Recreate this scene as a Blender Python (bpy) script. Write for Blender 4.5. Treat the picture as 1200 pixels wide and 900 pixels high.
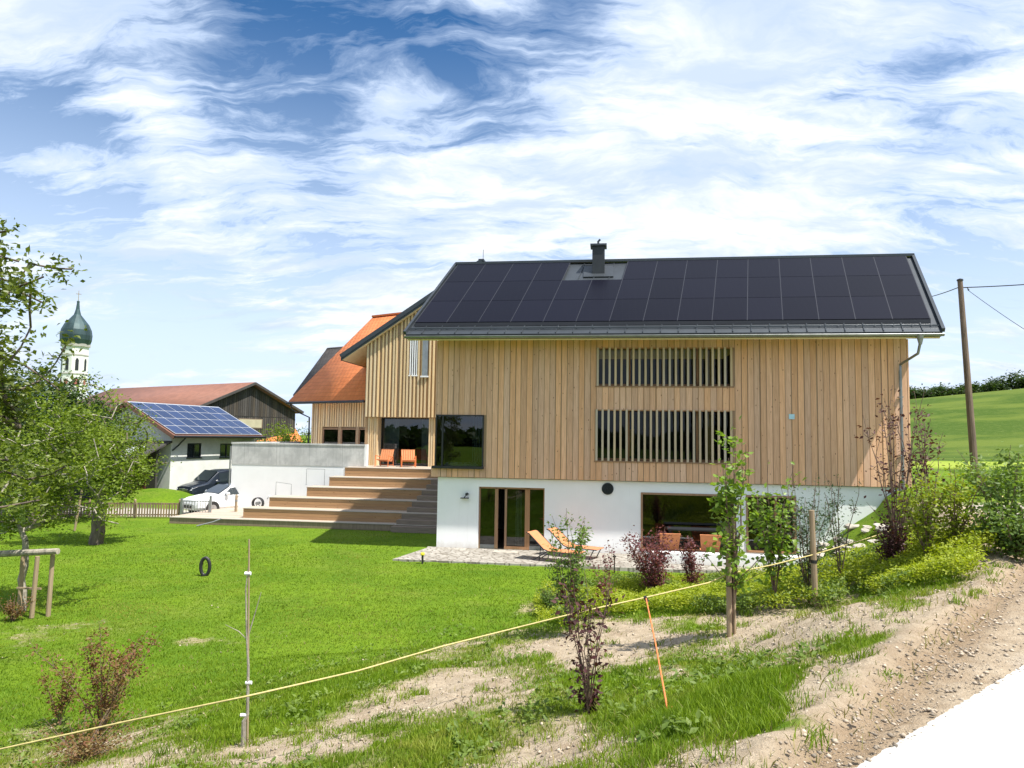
import bpy, math, random
import numpy as np
from mathutils import Vector, Matrix
rad = math.radians
for o in list(bpy.data.objects): bpy.data.objects.remove(o)
scene = bpy.context.scene
COL = scene.collection
# ------------------------------------------------------------------ camera
FPX = 832.0; PITCH = math.atan(62/832); ROLL = .015; CZ = 1.65
cam_d = bpy.data.cameras.new('camera'); cam = bpy.data.objects.new('camera', cam_d); COL.objects.link(cam)
cam_d.sensor_width = 36; cam_d.lens = 36*FPX/1200; cam_d.clip_start = .1; cam_d.clip_end = 6000
CM = Matrix.Rotation(math.pi/2+PITCH, 4, 'X') @ Matrix.Rotation(ROLL, 4, 'Z')
cam.matrix_world = Matrix.Translation((0, 0, CZ)) @ CM
scene.camera = cam
# ------------------------------------------------------------------ sun, sky, exposure
SUN = Vector((.416, -.249, .875)).normalized()
sd = bpy.data.lights.new('sun', 'SUN'); sd.energy = 5.0; sd.angle = rad(.55); sd.color = (1, .955, .88)
so = bpy.data.objects.new('sun', sd); COL.objects.link(so); so.rotation_euler = SUN.to_track_quat('Z', 'Y').to_euler()
EXPOSURE = .72
vs = scene.view_settings; vs.view_transform = 'Standard'; vs.look = 'None'; vs.gamma = 1; vs.exposure = EXPOSURE; vs.use_curve_mapping = False
world = bpy.data.worlds.new('World'); scene.world = world; world.use_nodes = True

class NT:
    def __init__(s, tree): s.t = tree; s.n = tree.nodes; s.l = tree.links
    def node(s, typ, ins=None, **kw):
        n = s.n.new(typ)
        for k, v in kw.items(): setattr(n, k, v)
        if ins:
            for k, v in ins.items(): s.set(n.inputs[k], v)
        return n
    def set(s, sock, v):
        if isinstance(v, bpy.types.NodeSocket): s.l.new(v, sock)
        else: sock.default_value = v
    def math(s, op, a, b=None, c=None, clamp=False):
        n = s.n.new('ShaderNodeMath'); n.operation = op; n.use_clamp = clamp
        s.set(n.inputs[0], a)
        if b is not None: s.set(n.inputs[1], b)
        if c is not None: s.set(n.inputs[2], c)
        return n.outputs[0]
    def vmath(s, op, a, b=None):
        n = s.n.new('ShaderNodeVectorMath'); n.operation = op
        s.set(n.inputs[0], a)
        if b is not None: s.set(n.inputs[1], b)
        return n
    def noise(s, vec, scale, detail=4, rough=.5, dist=0, out='Fac'):
        n = s.node('ShaderNodeTexNoise', {'Scale': scale, 'Detail': detail, 'Roughness': rough, 'Distortion': dist})
        if vec is not None: s.l.new(vec, n.inputs['Vector'])
        return n.outputs[out]
    def ramp(s, fac, stops, interp='LINEAR'):
        n = s.n.new('ShaderNodeValToRGB'); n.color_ramp.interpolation = interp
        cr = n.color_ramp
        while len(cr.elements) < len(stops): cr.elements.new(.5)
        for e, (p, c) in zip(cr.elements, stops):
            e.position = p; e.color = (c, c, c, 1) if isinstance(c, (int, float)) else (*c, 1)
        s.l.new(fac, n.inputs[0]); return n.outputs[0]
    def mix(s, fac, a, b, blend='MIX'):
        n = s.n.new('ShaderNodeMix'); n.data_type = 'RGBA'; n.blend_type = blend
        s.set(n.inputs[0], fac)
        for i, v in ((6, a), (7, b)):
            if isinstance(v, tuple) and len(v) == 3: v = (*v, 1)
            s.set(n.inputs[i], v)
        return n.outputs[2]
    def mapr(s, v, a, b, c=0., d=1., smooth=True):
        n = s.n.new('ShaderNodeMapRange'); n.interpolation_type = 'SMOOTHSTEP' if smooth else 'LINEAR'
        s.set(n.inputs[0], v)
        for i, x in enumerate((a, b, c, d)): n.inputs[i+1].default_value = x
        return n.outputs[0]

def pray(px, py):
    d = CM.to_3x3() @ Vector(((px-600)/FPX, -(py-450)/FPX, -1)); return d
def P(px, py, Y):
    d = pray(px, py); return Vector((0, 0, CZ)) + d*(Y/d.y)

w = NT(world.node_tree); w.n.clear()
tc = w.node('ShaderNodeTexCoord').outputs['Generated']
sky = w.node('ShaderNodeTexSky'); sky.sky_type = 'NISHITA'; sky.sun_disc = False
sky.sun_elevation = rad(61); sky.sun_rotation = rad(115); sky.air_density = 1.0; sky.dust_density = .3; sky.ozone_density = 2.2; sky.altitude = 600
sep = w.node('ShaderNodeSeparateXYZ', {0: tc})
zc = w.math('MAXIMUM', sep.outputs[2], 0.0)
den = w.math('ADD', zc, .30)
px_ = w.math('DIVIDE', sep.outputs[0], den); py_ = w.math('DIVIDE', sep.outputs[1], den)
pv = w.node('ShaderNodeCombineXYZ', {0: px_, 1: py_, 2: 0.0}).outputs[0]
wrp = w.vmath('SUBTRACT', w.noise(pv, 1.7, 5, .6, 0, 'Color'), (.5, .5, .5)).outputs[0]
pw_ = w.vmath('ADD', pv, w.vmath('MULTIPLY', wrp, (.26, .26, 0)).outputs[0]).outputs[0]
rot = w.node('ShaderNodeMapping', {'Vector': pw_, 'Rotation': (0, 0, rad(28)), 'Scale': (.8, 1.5, 1.0), 'Location': (3.1, .7, 0)}).outputs[0]
n1 = w.noise(rot, 1.9, 12, .64, .12)
rot2 = w.node('ShaderNodeMapping', {'Vector': pw_, 'Rotation': (0, 0, rad(52)), 'Scale': (.7, 2.6, 1.0), 'Location': (1.3, 4.7, 0)}).outputs[0]
n2 = w.noise(rot2, 4.2, 12, .66, .5)
n3 = w.noise(pv, .9, 4, .5, .2)
def blob(px, py, sharp, amt):
    d = pray(px, py).normalized()
    dt = w.vmath('DOT_PRODUCT', tc, tuple(d)).outputs['Value']
    return w.mapr(dt, math.cos(rad(sharp)), 1.0, 0, amt)
cov = w.math('ADD', w.math('MULTIPLY', w.math('SUBTRACT', n1, .5), 1.15), w.math('MULTIPLY', w.math('SUBTRACT', n2, .5), 1.1))
cov = w.math('ADD', cov, .62)
for b in ((390, 90, 15, -.13), (230, 130, 14, -.10), (560, 20, 12, -.13), (330, 175, 9, -.12), (60, 205, 8, -.12), (30, 60, 9, -.03), (100, 20, 10, .10), (470, 190, 7, .05),
          (170, 350, 10, -.10), (860, 230, 16, .12), (760, 100, 12, .08), (1080, 60, 18, .08), (1010, 190, 7, -.06), (1150, 120, 7, -.06), (270, 235, 8, .16), (520, 290, 14, .14), (60, 290, 8, .10), (1130, 270, 9, -.10), (700, 10, 7, -.08)):
    cov = w.math('ADD', cov, blob(*b))
mask = w.ramp(cov, [(.30, .0), (.46, .30), (.60, .78), (.78, 1.)])
horiz = w.mapr(sep.outputs[2], 0.0, .55, 1.05, 0.0)
mask = w.math('MAXIMUM', mask, horiz)
shade = w.noise(rot, 3.2, 7, .6, .4)
cl = w.mix(w.mapr(shade, .38, .60), (4.3, 5.1, 6.6), (6.5, 6.8, 7.2))
cl = w.mix(w.mapr(cov, .50, .80), (4.9, 5.9, 7.5), cl)
hs = w.node('ShaderNodeHueSaturation', {'Saturation': 1.3, 'Value': .84, 'Color': sky.outputs[0]}).outputs[0]
skc = w.mix(mask, hs, cl)
bg = w.node('ShaderNodeBackground', {'Color': skc, 'Strength': .1})
wo = w.node('ShaderNodeOutputWorld'); w.l.new(bg.outputs[0], wo.inputs[0])

# ------------------------------------------------------------------ mesh helpers
class MB:
    def __init__(s): s.v = []; s.f = []
    def add(s, vs, fs):
        k = len(s.v); s.v += [tuple(a) for a in vs]; s.f += [tuple(i+k for i in f) for f in fs]; return s
    def box(s, x0, x1, y0, y1, z0, z1):
        return s.add([(x, y, z) for z in (z0, z1) for y in (y0, y1) for x in (x0, x1)],
                     [(0, 2, 3, 1), (4, 5, 7, 6), (0, 1, 5, 4), (2, 6, 7, 3), (0, 4, 6, 2), (1, 3, 7, 5)])
    def bar(s, p, q, w, h=None, up=(0, 0, 1)):
        h = h or w; p, q = Vector(p), Vector(q); d = (q-p).normalized(); a = d.cross(Vector(up))
        if a.length < .01: a = d.cross(Vector((1, 0, 0)))
        a.normalize(); b = a.cross(d)
        vs = [e+a*sx*w/2+b*sy*h/2 for e in (p, q) for sy in (-1, 1) for sx in (-1, 1)]
        return s.add(vs, [(0, 1, 3, 2), (4, 6, 7, 5), (0, 4, 5, 1), (2, 3, 7, 6), (0, 2, 6, 4), (1, 5, 7, 3)])
    def tube(s, pts, r, n=8, caps=True):
        pts = [Vector(p) for p in pts]; r = r if hasattr(r, '__len__') else [r]*len(pts)
        k = len(s.v); up = Vector((0, 0, 1)); prev = None
        for i, p in enumerate(pts):
            d = (pts[min(i+1, len(pts)-1)]-pts[max(i-1, 0)])
            if d.length < 1e-9: d = Vector((0, 0, 1))
            d.normalize()
            if prev is None:
                a = d.cross(up)
                if a.length < .05: a = d.cross(Vector((1, 0, 0)))
            else: a = prev - d*prev.dot(d)
            a.normalize(); prev = a; b = d.cross(a)
            for j in range(n):
                t = 2*math.pi*j/n; s.v.append(tuple(p+(a*math.cos(t)+b*math.sin(t))*r[i]))
        for i in range(len(pts)-1):
            for j in range(n):
                q = (j+1) % n; s.f.append((k+i*n+j, k+i*n+q, k+(i+1)*n+q, k+(i+1)*n+j))
        if caps:
            s.f.append(tuple(k+j for j in range(n-1, -1, -1))); e = k+(len(pts)-1)*n; s.f.append(tuple(e+j for j in range(n)))
        return s
    def quad(s, a, b, c, d): return s.add([a, b, c, d], [(0, 1, 2, 3)])
    def slab(s, quad, t):
        "quad: four points, extruded along -normal by t"
        q = [Vector(a) for a in quad]; n = (q[1]-q[0]).cross(q[2]-q[0]).normalized()
        vs = q+[a-n*t for a in q]
        return s.add(vs, [(0, 1, 2, 3), (7, 6, 5, 4), (0, 4, 5, 1), (1, 5, 6, 2), (2, 6, 7, 3), (3, 7, 4, 0)])
    def prism(s, poly, ext):
        poly = [Vector(p) for p in poly]; e = Vector(ext); n = len(poly)
        return s.add(poly+[p+e for p in poly], [tuple(range(n-1, -1, -1)), tuple(range(n, 2*n))]+[(i, (i+1) % n, n+(i+1) % n, n+i) for i in range(n)])
    def lathe(s, prof, n=16, c=(0, 0, 0), axis='Z'):
        k = len(s.v)
        for r, z in prof:
            for j in range(n):
                t = 2*math.pi*j/n; a, b = r*math.cos(t), r*math.sin(t)
                p = (a, b, z) if axis == 'Z' else ((a, z, b) if axis == 'Y' else (z, a, b))
                s.v.append((p[0]+c[0], p[1]+c[1], p[2]+c[2]))
        for i in range(len(prof)-1):
            for j in range(n):
                q = (j+1) % n; s.f.append((k+i*n+j, k+i*n+q, k+(i+1)*n+q, k+(i+1)*n+j))
        s.f.append(tuple(k+j for j in range(n-1, -1, -1))); e = k+(len(prof)-1)*n; s.f.append(tuple(e+j for j in range(n)))
        return s
    def build(s, name, mat, parent=None, smooth=False, bevel=0):
        me = bpy.data.meshes.new(name); me.from_pydata(s.v, [], s.f); me.materials.append(mat)
        if smooth: me.polygons.foreach_set('use_smooth', [True]*len(me.polygons))
        o = bpy.data.objects.new(name, me); COL.objects.link(o); o.parent = parent
        if bevel:
            b = o.modifiers.new('bevel', 'BEVEL'); b.width = bevel; b.segments = 2; b.limit_method = 'ANGLE'
        return o
def npmesh(name, v, f, mat, parent=None, smooth=False, attrs=None):
    "v (n,3) float, f (m,k) int of constant k"
    me = bpy.data.meshes.new(name); v = np.ascontiguousarray(v, np.float32); f = np.ascontiguousarray(f, np.int32); k = f.shape[1]
    me.vertices.add(len(v)); me.vertices.foreach_set('co', v.ravel())
    me.loops.add(f.size); me.loops.foreach_set('vertex_index', f.ravel())
    me.polygons.add(len(f)); me.polygons.foreach_set('loop_start', np.arange(0, f.size, k, dtype=np.int32))
    me.polygons.foreach_set('loop_total', np.full(len(f), k, np.int32))
    if smooth: me.polygons.foreach_set('use_smooth', np.ones(len(f), bool))
    for an, av in (attrs or {}).items():
        a = me.attributes.new(an, 'FLOAT', 'POINT'); a.data.foreach_set('value', np.ascontiguousarray(av, np.float32))
    me.update(calc_edges=True); me.materials.append(mat)
    o = bpy.data.objects.new(name, me); COL.objects.link(o); o.parent = parent; return o
def tag(o, label=None, cat=None, group=None, kind=None):
    if label: o['label'] = label
    if cat: o['category'] = cat
    if group: o['group'] = group
    if kind: o['kind'] = kind
    return o
def thing(name, label, cat, loc=(0, 0, 0), rz=0, group=None):
    o = bpy.data.objects.new(name, None); COL.objects.link(o); o.location = loc; o.rotation_euler = (0, 0, rz); o.empty_display_size = .2
    return tag(o, label, cat, group)
def copy_tree(o, parent=None):
    c = o.copy(); COL.objects.link(c); c.parent = parent
    for ch in list(o.children): copy_tree(ch, c)
    return c

# ------------------------------------------------------------------ materials
def newmat(name):
    m = bpy.data.materials.new(name); m.use_nodes = True; t = NT(m.node_tree); t.n.clear()
    b = t.node('ShaderNodeBsdfPrincipled'); o = t.node('ShaderNodeOutputMaterial'); t.l.new(b.outputs[0], o.inputs[0]); return m, t, b, o
def plain(name, c, rough=.6, var=.12, scale=4, metal=0, bump=0, spec=.5, stretch=(1, 1, 1), island=0):
    m, t, b, _ = newmat(name)
    tc = t.node('ShaderNodeTexCoord').outputs['Object']
    mp = t.node('ShaderNodeMapping', {'Vector': tc, 'Scale': stretch}).outputs[0]
    n = t.noise(mp, scale, 6, .6)
    f = t.mapr(n, .3, .7, 1-var, 1+var)
    if island:
        g = t.node('ShaderNodeNewGeometry').outputs['Random Per Island']
        f = t.math('MULTIPLY', f, t.mapr(g, 0, 1, 1-island, 1+island, False))
    col = t.mix(1.0, (*c, 1), t.node('ShaderNodeCombineColor', {0: f, 1: f, 2: f}).outputs[0], 'MULTIPLY')
    t.set(b.inputs['Base Color'], col); b.inputs['Roughness'].default_value = rough; b.inputs['Metallic'].default_value = metal
    b.inputs['Specular IOR Level'].default_value = spec
    if bump:
        bn = t.node('ShaderNodeBump', {'Strength': bump, 'Distance': .02, 'Height': t.noise(mp, scale*6, 6, .65)}); t.l.new(bn.outputs[0], b.inputs['Normal'])
    return m
def wood(name, c, c2, axis='Z', isl=.16, knots=True, grey=0, rough=.75, knotscale=1.25):
    m, t, b, _ = newmat(name)
    tc = t.node('ShaderNodeTexCoord').outputs['Object']
    g = t.node('ShaderNodeNewGeometry').outputs['Random Per Island']
    off = t.node('ShaderNodeCombineXYZ', {0: t.math('MULTIPLY', g, 37.), 1: t.math('MULTIPLY', g, 91.), 2: t.math('MULTIPLY', g, 53.)}).outputs[0]
    v = t.vmath('ADD', tc, off).outputs[0]
    sc = {'Z': (1, 1, .06), 'X': (.06, 1, 1)}[axis]; sk = {'Z': (1, 1, .45), 'X': (.45, 1, 1)}[axis]
    grain = t.noise(t.node('ShaderNodeMapping', {'Vector': v, 'Scale': sc}).outputs[0], 26, 6, .65, .6)
    big = t.noise(t.node('ShaderNodeMapping', {'Vector': v, 'Scale': sc}).outputs[0], 4, 3, .5)
    col = t.mix(t.mapr(grain, .3, .7), (*c, 1), (*c2, 1))
    col = t.mix(t.mapr(big, .35, .75, 0, .35), col, (c2[0]*.8, c2[1]*.78, c2[2]*.75, 1))
    f = t.mapr(g, 0, 1, 1-isl, 1+isl, False)
    g2 = t.math('FRACT', t.math('MULTIPLY', g, 17.3))
    warm = t.mapr(g2, 0, 1, .93, 1.06, False); cool = t.mapr(g2, 0, 1, 1.12, .9, False)
    col = t.mix(1.0, col, t.node('ShaderNodeCombineColor', {0: t.math('MULTIPLY', f, warm), 1: f, 2: t.math('MULTIPLY', f, cool)}).outputs[0], 'MULTIPLY')
    if knots:
        vo = t.node('ShaderNodeTexVoronoi', {'Vector': t.node('ShaderNodeMapping', {'Vector': v, 'Scale': sk}).outputs[0], 'Scale': 5.2*knotscale, 'Randomness': 1.0})
        k = t.mapr(vo.outputs['Distance'], .06, .12, 1, 0)
        col = t.mix(t.math('MULTIPLY', k, .75), col, (c2[0]*.28, c2[1]*.2, c2[2]*.16, 1))
    if grey:
        gr = t.mapr(t.noise(tc, .5, 5, .6), .35, .65, 0, grey); col = t.mix(gr, col, (.23, .21, .19, 1))
    t.l.new(col, b.inputs['Base Color']); b.inputs['Roughness'].default_value = rough; b.inputs['Specular IOR Level'].default_value = .25
    bn = t.node('ShaderNodeBump', {'Strength': .25, 'Distance': .004, 'Height': grain}); t.l.new(bn.outputs[0], b.inputs['Normal'])
    return m
def foliage(name, c1, c2, trans=.35, rough=.55, dry=None):
    m, t, b, out = newmat(name)
    g = t.node('ShaderNodeNewGeometry').outputs['Random Per Island']
    tc = t.node('ShaderNodeTexCoord').outputs['Object']
    n = t.noise(tc, 1.6, 3, .5)
    f = t.math('ADD', t.math('MULTIPLY', g, .65), t.math('MULTIPLY', t.mapr(n, .3, .7), .35))
    col = t.mix(f, (*c1, 1), (*c2, 1))
    if dry: col = t.mix(t.mapr(t.noise(tc, .35, 6, .7, 1.0), .48, .68, 0, .8), col, (*dry, 1)); col = t.mix(t.mapr(t.noise(tc, 1.1, 4, .6), .5, .72, 0, .6), col, (c1[0]*.6, c1[1]*.7, c1[2], 1))
    t.l.new(col, b.inputs['Base Color']); b.inputs['Roughness'].default_value = rough; b.inputs['Specular IOR Level'].default_value = .35
    tr = t.node('ShaderNodeBsdfTranslucent', {'Color': t.mix(1.0, col, (1.3, 1.35, .5, 1), 'MULTIPLY')})
    mx = t.node('ShaderNodeMixShader', {0: trans}); t.l.new(b.outputs[0], mx.inputs[1]); t.l.new(tr.outputs[0], mx.inputs[2]); t.l.new(mx.outputs[0], out.inputs[0])
    return m
def glassmat(name, tint=(.6, .68, .68), dark=0, refl=1.0):
    m, t, b, out = newmat(name); t.n.remove(b)
    fr = t.node('ShaderNodeFresnel', {'IOR': 1.52})
    gl = t.node('ShaderNodeBsdfGlossy', {'Roughness': .01, 'Color': (.95, .97, 1, 1)}); tr = t.node('ShaderNodeBsdfTransparent', {'Color': (*tint, 1)})
    f = t.math('MULTIPLY', fr.outputs[0], refl, clamp=True)
    mx = t.node('ShaderNodeMixShader', {0: f}); t.l.new(tr.outputs[0], mx.inputs[1]); t.l.new(gl.outputs[0], mx.inputs[2]); t.l.new(mx.outputs[0], out.inputs[0])
    return m
M = {}
M['wood'] = wood('facade_wood', (.80, .495, .315), (.64, .37, .225), isl=.11)
M['wood_gable'] = wood('gable_wood', (.78, .60, .36), (.66, .48, .27), isl=.08, knots=False)
M['wood_back'] = wood('shaded_backing_wood', (.42, .28, .165), (.33, .215, .125), isl=.05, knots=False)  # darker than the boards: shade of the gaps put into the backing colour
M['wood_step'] = wood('terrace_wood', (.46, .27, .13), (.36, .20, .10), 'X', isl=.1, knots=True)
M['wood_grey'] = wood('weathered_stair_wood', (.30, .22, .16), (.20, .15, .11), 'X', isl=.2, knots=False)
M['wood_tread'] = wood('deck_boards', (.50, .42, .33), (.40, .33, .26), 'X', isl=.1, knots=False)
M['wood_frame'] = wood('larch_frame', (.40, .23, .13), (.30, .17, .09), isl=.06, knots=False)
M['slat'] = wood('slat_wood', (.62, .50, .36), (.52, .40, .28), isl=.08, knots=False)
M['wood_dark'] = wood('old_barn_wood', (.085, .075, .065), (.05, .043, .037), isl=.3, knots=False)
M['wood_fence'] = wood('fence_wood', (.30, .22, .14), (.20, .14, .09), isl=.25, knots=False)
M['stake'] = wood('stake_wood', (.42, .30, .18), (.30, .21, .12), isl=.15, knots=False)
M['bark'] = plain('bark', (.13, .10, .075), .9, .4, 9, bump=.8, stretch=(1, 1, .3))
M['bark_pale'] = plain('pale_bark', (.32, .285, .23), .9, .35, 12, bump=.6, stretch=(1, 1, .3))
M['twig'] = plain('twig', (.16, .10, .075), .8, .25, 12)
M['pole_wood'] = plain('pole_wood', (.15, .105, .075), .85, .3, 6, bump=.5, stretch=(1, 1, .1))
M['roof_metal'] = plain('roof_metal', (.045, .053, .062), .42, .12, 1.5, metal=.35)
M['metal_dark'] = plain('dark_metal', (.03, .033, .037), .45, .1, 3, metal=.4)
M['metal_grey'] = plain('galvanised', (.30, .31, .32), .4, .12, 3, metal=.7)
M['zinc'] = plain('zinc_gutter', (.24, .25, .25), .4, .15, 3, metal=.6)
M['curtain'] = plain('curtain', (.62, .64, .62), .9, .1, 3)
M['orange_fabric'] = plain('orange_fabric', (.62, .24, .10), .8, .08, 8)
M['salmon_fabric'] = plain('lounger_fabric', (.58, .22, .095), .85, .08, 8)
M['black'] = plain('black_plastic', (.02, .02, .021), .5, .1, 4)
M['white_paint'] = plain('white_paint', (.8, .8, .8), .5, .04, 4)
M['tape'] = plain('rope', (.52, .43, .17), .7, .15, 20)
M['orange_cord'] = plain('orange_cord', (.72, .2, .06), .7, .1, 20)
M['sticker'] = plain('pale_blue_sheet', (.45, .68, .78), .5, .05, 10)
M['tank'] = plain('green_plastic', (.05, .09, .015), .5, .15, 2)
M['yellow'] = plain('yellow_plastic', (.75, .62, .03), .5, .05, 10)
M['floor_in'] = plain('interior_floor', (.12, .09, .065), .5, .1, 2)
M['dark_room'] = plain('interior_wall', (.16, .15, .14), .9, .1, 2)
M['inner_wood'] = plain('interior_wood', (.6, .36, .12), .7, .15, 3)  # plain orange-brown wood for the inner cabinet and posts
M['tyre'] = plain('tyre', (.02, .02, .02), .8, .1, 5)
M['rim'] = plain('rim', (.5, .5, .52), .35, .05, 5, metal=.8)
M['car_white'] = plain('car_paint_white', (.80, .81, .82), .25, .02, 2, spec=.6)
M['car_dark'] = plain('car_paint_dark', (.016, .022, .034), .2, .05, 2, spec=.7)
M['car_glass'] = plain('car_glass', (.02, .028, .034), .06, .05, 2, spec=.8)
M['car_lamp'] = plain('car_lamp', (.6, .62, .65), .15, .05, 5)
M['copper'] = plain('verdigris_copper', (.035, .065, .068), .45, .35, .35, metal=.3, stretch=(1, 1, .25))
M['church'] = plain('church_plaster', (.70, .69, .66), .9, .1, .5)
M['church_trim'] = plain('church_trim', (.36, .34, .31), .9, .1, .5)
M['clock'] = plain('clock_face', (.42, .12, .1), .6, .1, .5)
M['gold'] = plain('gilt', (.5, .34, .08), .35, .1, 2, metal=.8)
M['stone'] = plain('stone', (.42, .38, .32), .9, .25, 5, bump=.5)
M['pebble'] = plain('pebble', (.34, .28, .21), .9, .2, 8, island=.5)

def plaster(name, c, dirt=.06, sc=1.2, splash=None):
    m, t, b, _ = newmat(name); tc = t.node('ShaderNodeTexCoord').outputs['Object']
    n = t.noise(tc, sc, 6, .6); f = t.mapr(n, .35, .7, 1, 1-dirt)
    col = t.mix(1., (*c, 1), t.node('ShaderNodeCombineColor', {0: f, 1: f, 2: f}).outputs[0], 'MULTIPLY')
    if splash is not None:
        zz = t.node('ShaderNodeSeparateXYZ', {0: tc}).outputs[2]; g = t.math('ADD', t.mapr(zz, splash, splash+.55, .75, 0), t.math('MULTIPLY', t.math('SUBTRACT', t.noise(tc, 5, 7, .7), .5), .9)); col = t.mix(t.mapr(g, .2, .9, 0, .5), col, (.52, .46, .37))
        rn = t.noise(t.node('ShaderNodeMapping', {'Vector': tc, 'Scale': (2.2, 2.2, .09)}).outputs[0], 3, 6, .7); col = t.mix(t.mapr(rn, .56, .76, 0, .16), col, (.5, .49, .46))
    t.l.new(col, b.inputs['Base Color']); b.inputs['Roughness'].default_value = .9; b.inputs['Specular IOR Level'].default_value = .2
    bn = t.node('ShaderNodeBump', {'Strength': .25, 'Distance': .006, 'Height': t.noise(tc, 45, 4, .7)}); t.l.new(bn.outputs[0], b.inputs['Normal']); return m
M['plaster'] = plaster('white_plaster', (.87, .875, .875), .04, 1.2, -2.55)
M['plaster_old'] = plaster('old_plaster', (.74, .74, .71), .15)
def concrete():
    m, t, b, _ = newmat('concrete'); tc = t.node('ShaderNodeTexCoord').outputs['Object']
    n = t.noise(tc, 1.1, 8, .7, .4); n2 = t.noise(t.node('ShaderNodeMapping', {'Vector': tc, 'Scale': (1, 1, .15)}).outputs[0], 6, 5, .6)
    col = t.mix(t.mapr(n, .35, .65), (.42, .42, .41), (.58, .575, .56)); col = t.mix(t.mapr(n2, .45, .75, 0, .45), col, (.30, .30, .30))
    sp = t.node('ShaderNodeSeparateXYZ', {0: tc})
    jx = t.math('ABSOLUTE', t.math('SUBTRACT', t.math('FRACT', t.math('DIVIDE', sp.outputs[0], 1.8)), .5))
    col = t.mix(t.mapr(jx, .492, .497, 0, .45), col, (.1, .1, .1))
    t.l.new(col, b.inputs['Base Color']); b.inputs['Roughness'].default_value = .85
    bn = t.node('ShaderNodeBump', {'Strength': .4, 'Distance': .01, 'Height': t.noise(tc, 30, 5, .7)}); t.l.new(bn.outputs[0], b.inputs['Normal']); return m
M['concrete'] = concrete()
def pvmat(name, c, line, nx, ny, lw=.012, rough=.16, spec=.3):
    "cell lines in the panel's own X/Y generated space"
    m, t, b, _ = newmat(name); tc = t.node('ShaderNodeTexCoord').outputs['Generated']; sp = t.node('ShaderNodeSeparateXYZ', {0: tc})
    fs = []
    for i, n in ((0, nx), (1, ny)):
        fr = t.math('FRACT', t.math('MULTIPLY', sp.outputs[i], float(n))); e = t.math('ABSOLUTE', t.math('SUBTRACT', fr, .5)); fs.append(t.mapr(e, .5-lw*n, .5-lw*n*.4, 0, 1))
    oi = t.node('ShaderNodeObjectInfo').outputs['Random']; v = t.mapr(oi, 0, 1, .85, 1.2, False)
    base = t.mix(1., (*c, 1), t.node('ShaderNodeCombineColor', {0: v, 1: v, 2: v}).outputs[0], 'MULTIPLY')
    col = t.mix(t.math('MAXIMUM', fs[0], fs[1]), base, (*line, 1))
    t.l.new(col, b.inputs['Base Color']); b.inputs['Roughness'].default_value = rough; b.inputs['Specular IOR Level'].default_value = spec; return m
M['pv'] = pvmat('solar_cells_black', (.005, .005, .011), (.009, .009, .015), 6, 10, .003, .30, .11)
M['pv_blue'] = pvmat('solar_cells_blue', (.03, .045, .10), (.06, .08, .13), 6, 10, .004, .2)
M['pv_frame'] = plain('panel_frame', (.035, .035, .042), .4, .05, 3, metal=.4)
M['pv_frame_silver'] = plain('panel_frame_silver', (.55, .57, .6), .4, .05, 3, metal=.5)
def tiles(name, c, c2, w=.3, h=.36, metal=0):
    "roof tiles: rows along local Y slope read through the UV-less object space of the roof (x along ridge, w = slope distance attribute)"
    m, t, b, _ = newmat(name)
    ux = t.node('ShaderNodeAttribute', attribute_name='ru').outputs['Fac']; uy = t.node('ShaderNodeAttribute', attribute_name='rv').outputs['Fac']
    row = t.math('DIVIDE', uy, h); rf = t.math('FRACT', row); ri = t.math('FLOOR', row)
    cx = t.math('ADD', t.math('DIVIDE', ux, w), t.math('MULTIPLY', t.math('MODULO', ri, 2.), .5)); cf = t.math('FRACT', cx); ci = t.math('FLOOR', cx)
    wn = t.node('ShaderNodeTexWhiteNoise', {'Vector': t.node('ShaderNodeCombineXYZ', {0: ci, 1: ri, 2: 0.}).outputs[0]}).outputs['Value']
    nb = t.noise(t.node('ShaderNodeTexCoord').outputs['Object'], .7, 5, .6)
    f = t.math('ADD', t.math('MULTIPLY', wn, .6), t.math('MULTIPLY', nb, .4)); col = t.mix(f, (*c, 1), (*c2, 1))
    gap = t.math('MAXIMUM', t.mapr(rf, .86, .97, 0, 1), t.mapr(t.math('ABSOLUTE', t.math('SUBTRACT', cf, .5)), .45, .49, 0, .6))
    col = t.mix(t.math('MULTIPLY', gap, .38), col, (c[0]*.25, c[1]*.22, c[2]*.2, 1))
    t.l.new(col, b.inputs['Base Color']); b.inputs['Roughness'].default_value = .7; b.inputs['Specular IOR Level'].default_value = .3
    hgt = t.math('ADD', t.math('MULTIPLY', rf, -1.), t.math('MULTIPLY', t.math('SINE', t.math('MULTIPLY', cf, math.pi)), .5))
    bn = t.node('ShaderNodeBump', {'Strength': .8, 'Distance': .03, 'Height': hgt}); t.l.new(bn.outputs[0], b.inputs['Normal']); return m
M['tile_orange'] = tiles('orange_tiles', (.86, .27, .09), (.68, .19, .06))
M['tile_brown'] = tiles('brown_tiles', (.27, .125, .085), (.18, .085, .06))
M['tile_grey'] = tiles('dark_tiles', (.10, .085, .075), (.06, .05, .045))
M['glass'] = glassmat('window_glass', (.5, .56, .56), refl=.5); M['glass_dark'] = glassmat('tinted_glass', (.28, .33, .33), refl=1.7)
M['grass_leaf'] = foliage('grass_blades', (.100, .185, .006), (.220, .310, .014), .34, .6, (.30, .31, .055))
M['dry_leaf'] = foliage('dry_grass', (.30, .24, .10), (.16, .17, .05), .2, .8)
M['cover_leaf'] = foliage('groundcover_leaves', (.20, .27, .015), (.38, .42, .03), .4)
M['cover_green'] = foliage('groundcover_green', (.09, .15, .02), (.20, .27, .05), .35)
M['apple'] = foliage('apple_leaves', (.085, .135, .012), (.23, .30, .035), .42)
M['dark_tree'] = foliage('dark_leaves', (.018, .042, .008), (.05, .095, .015), .25)
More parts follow.
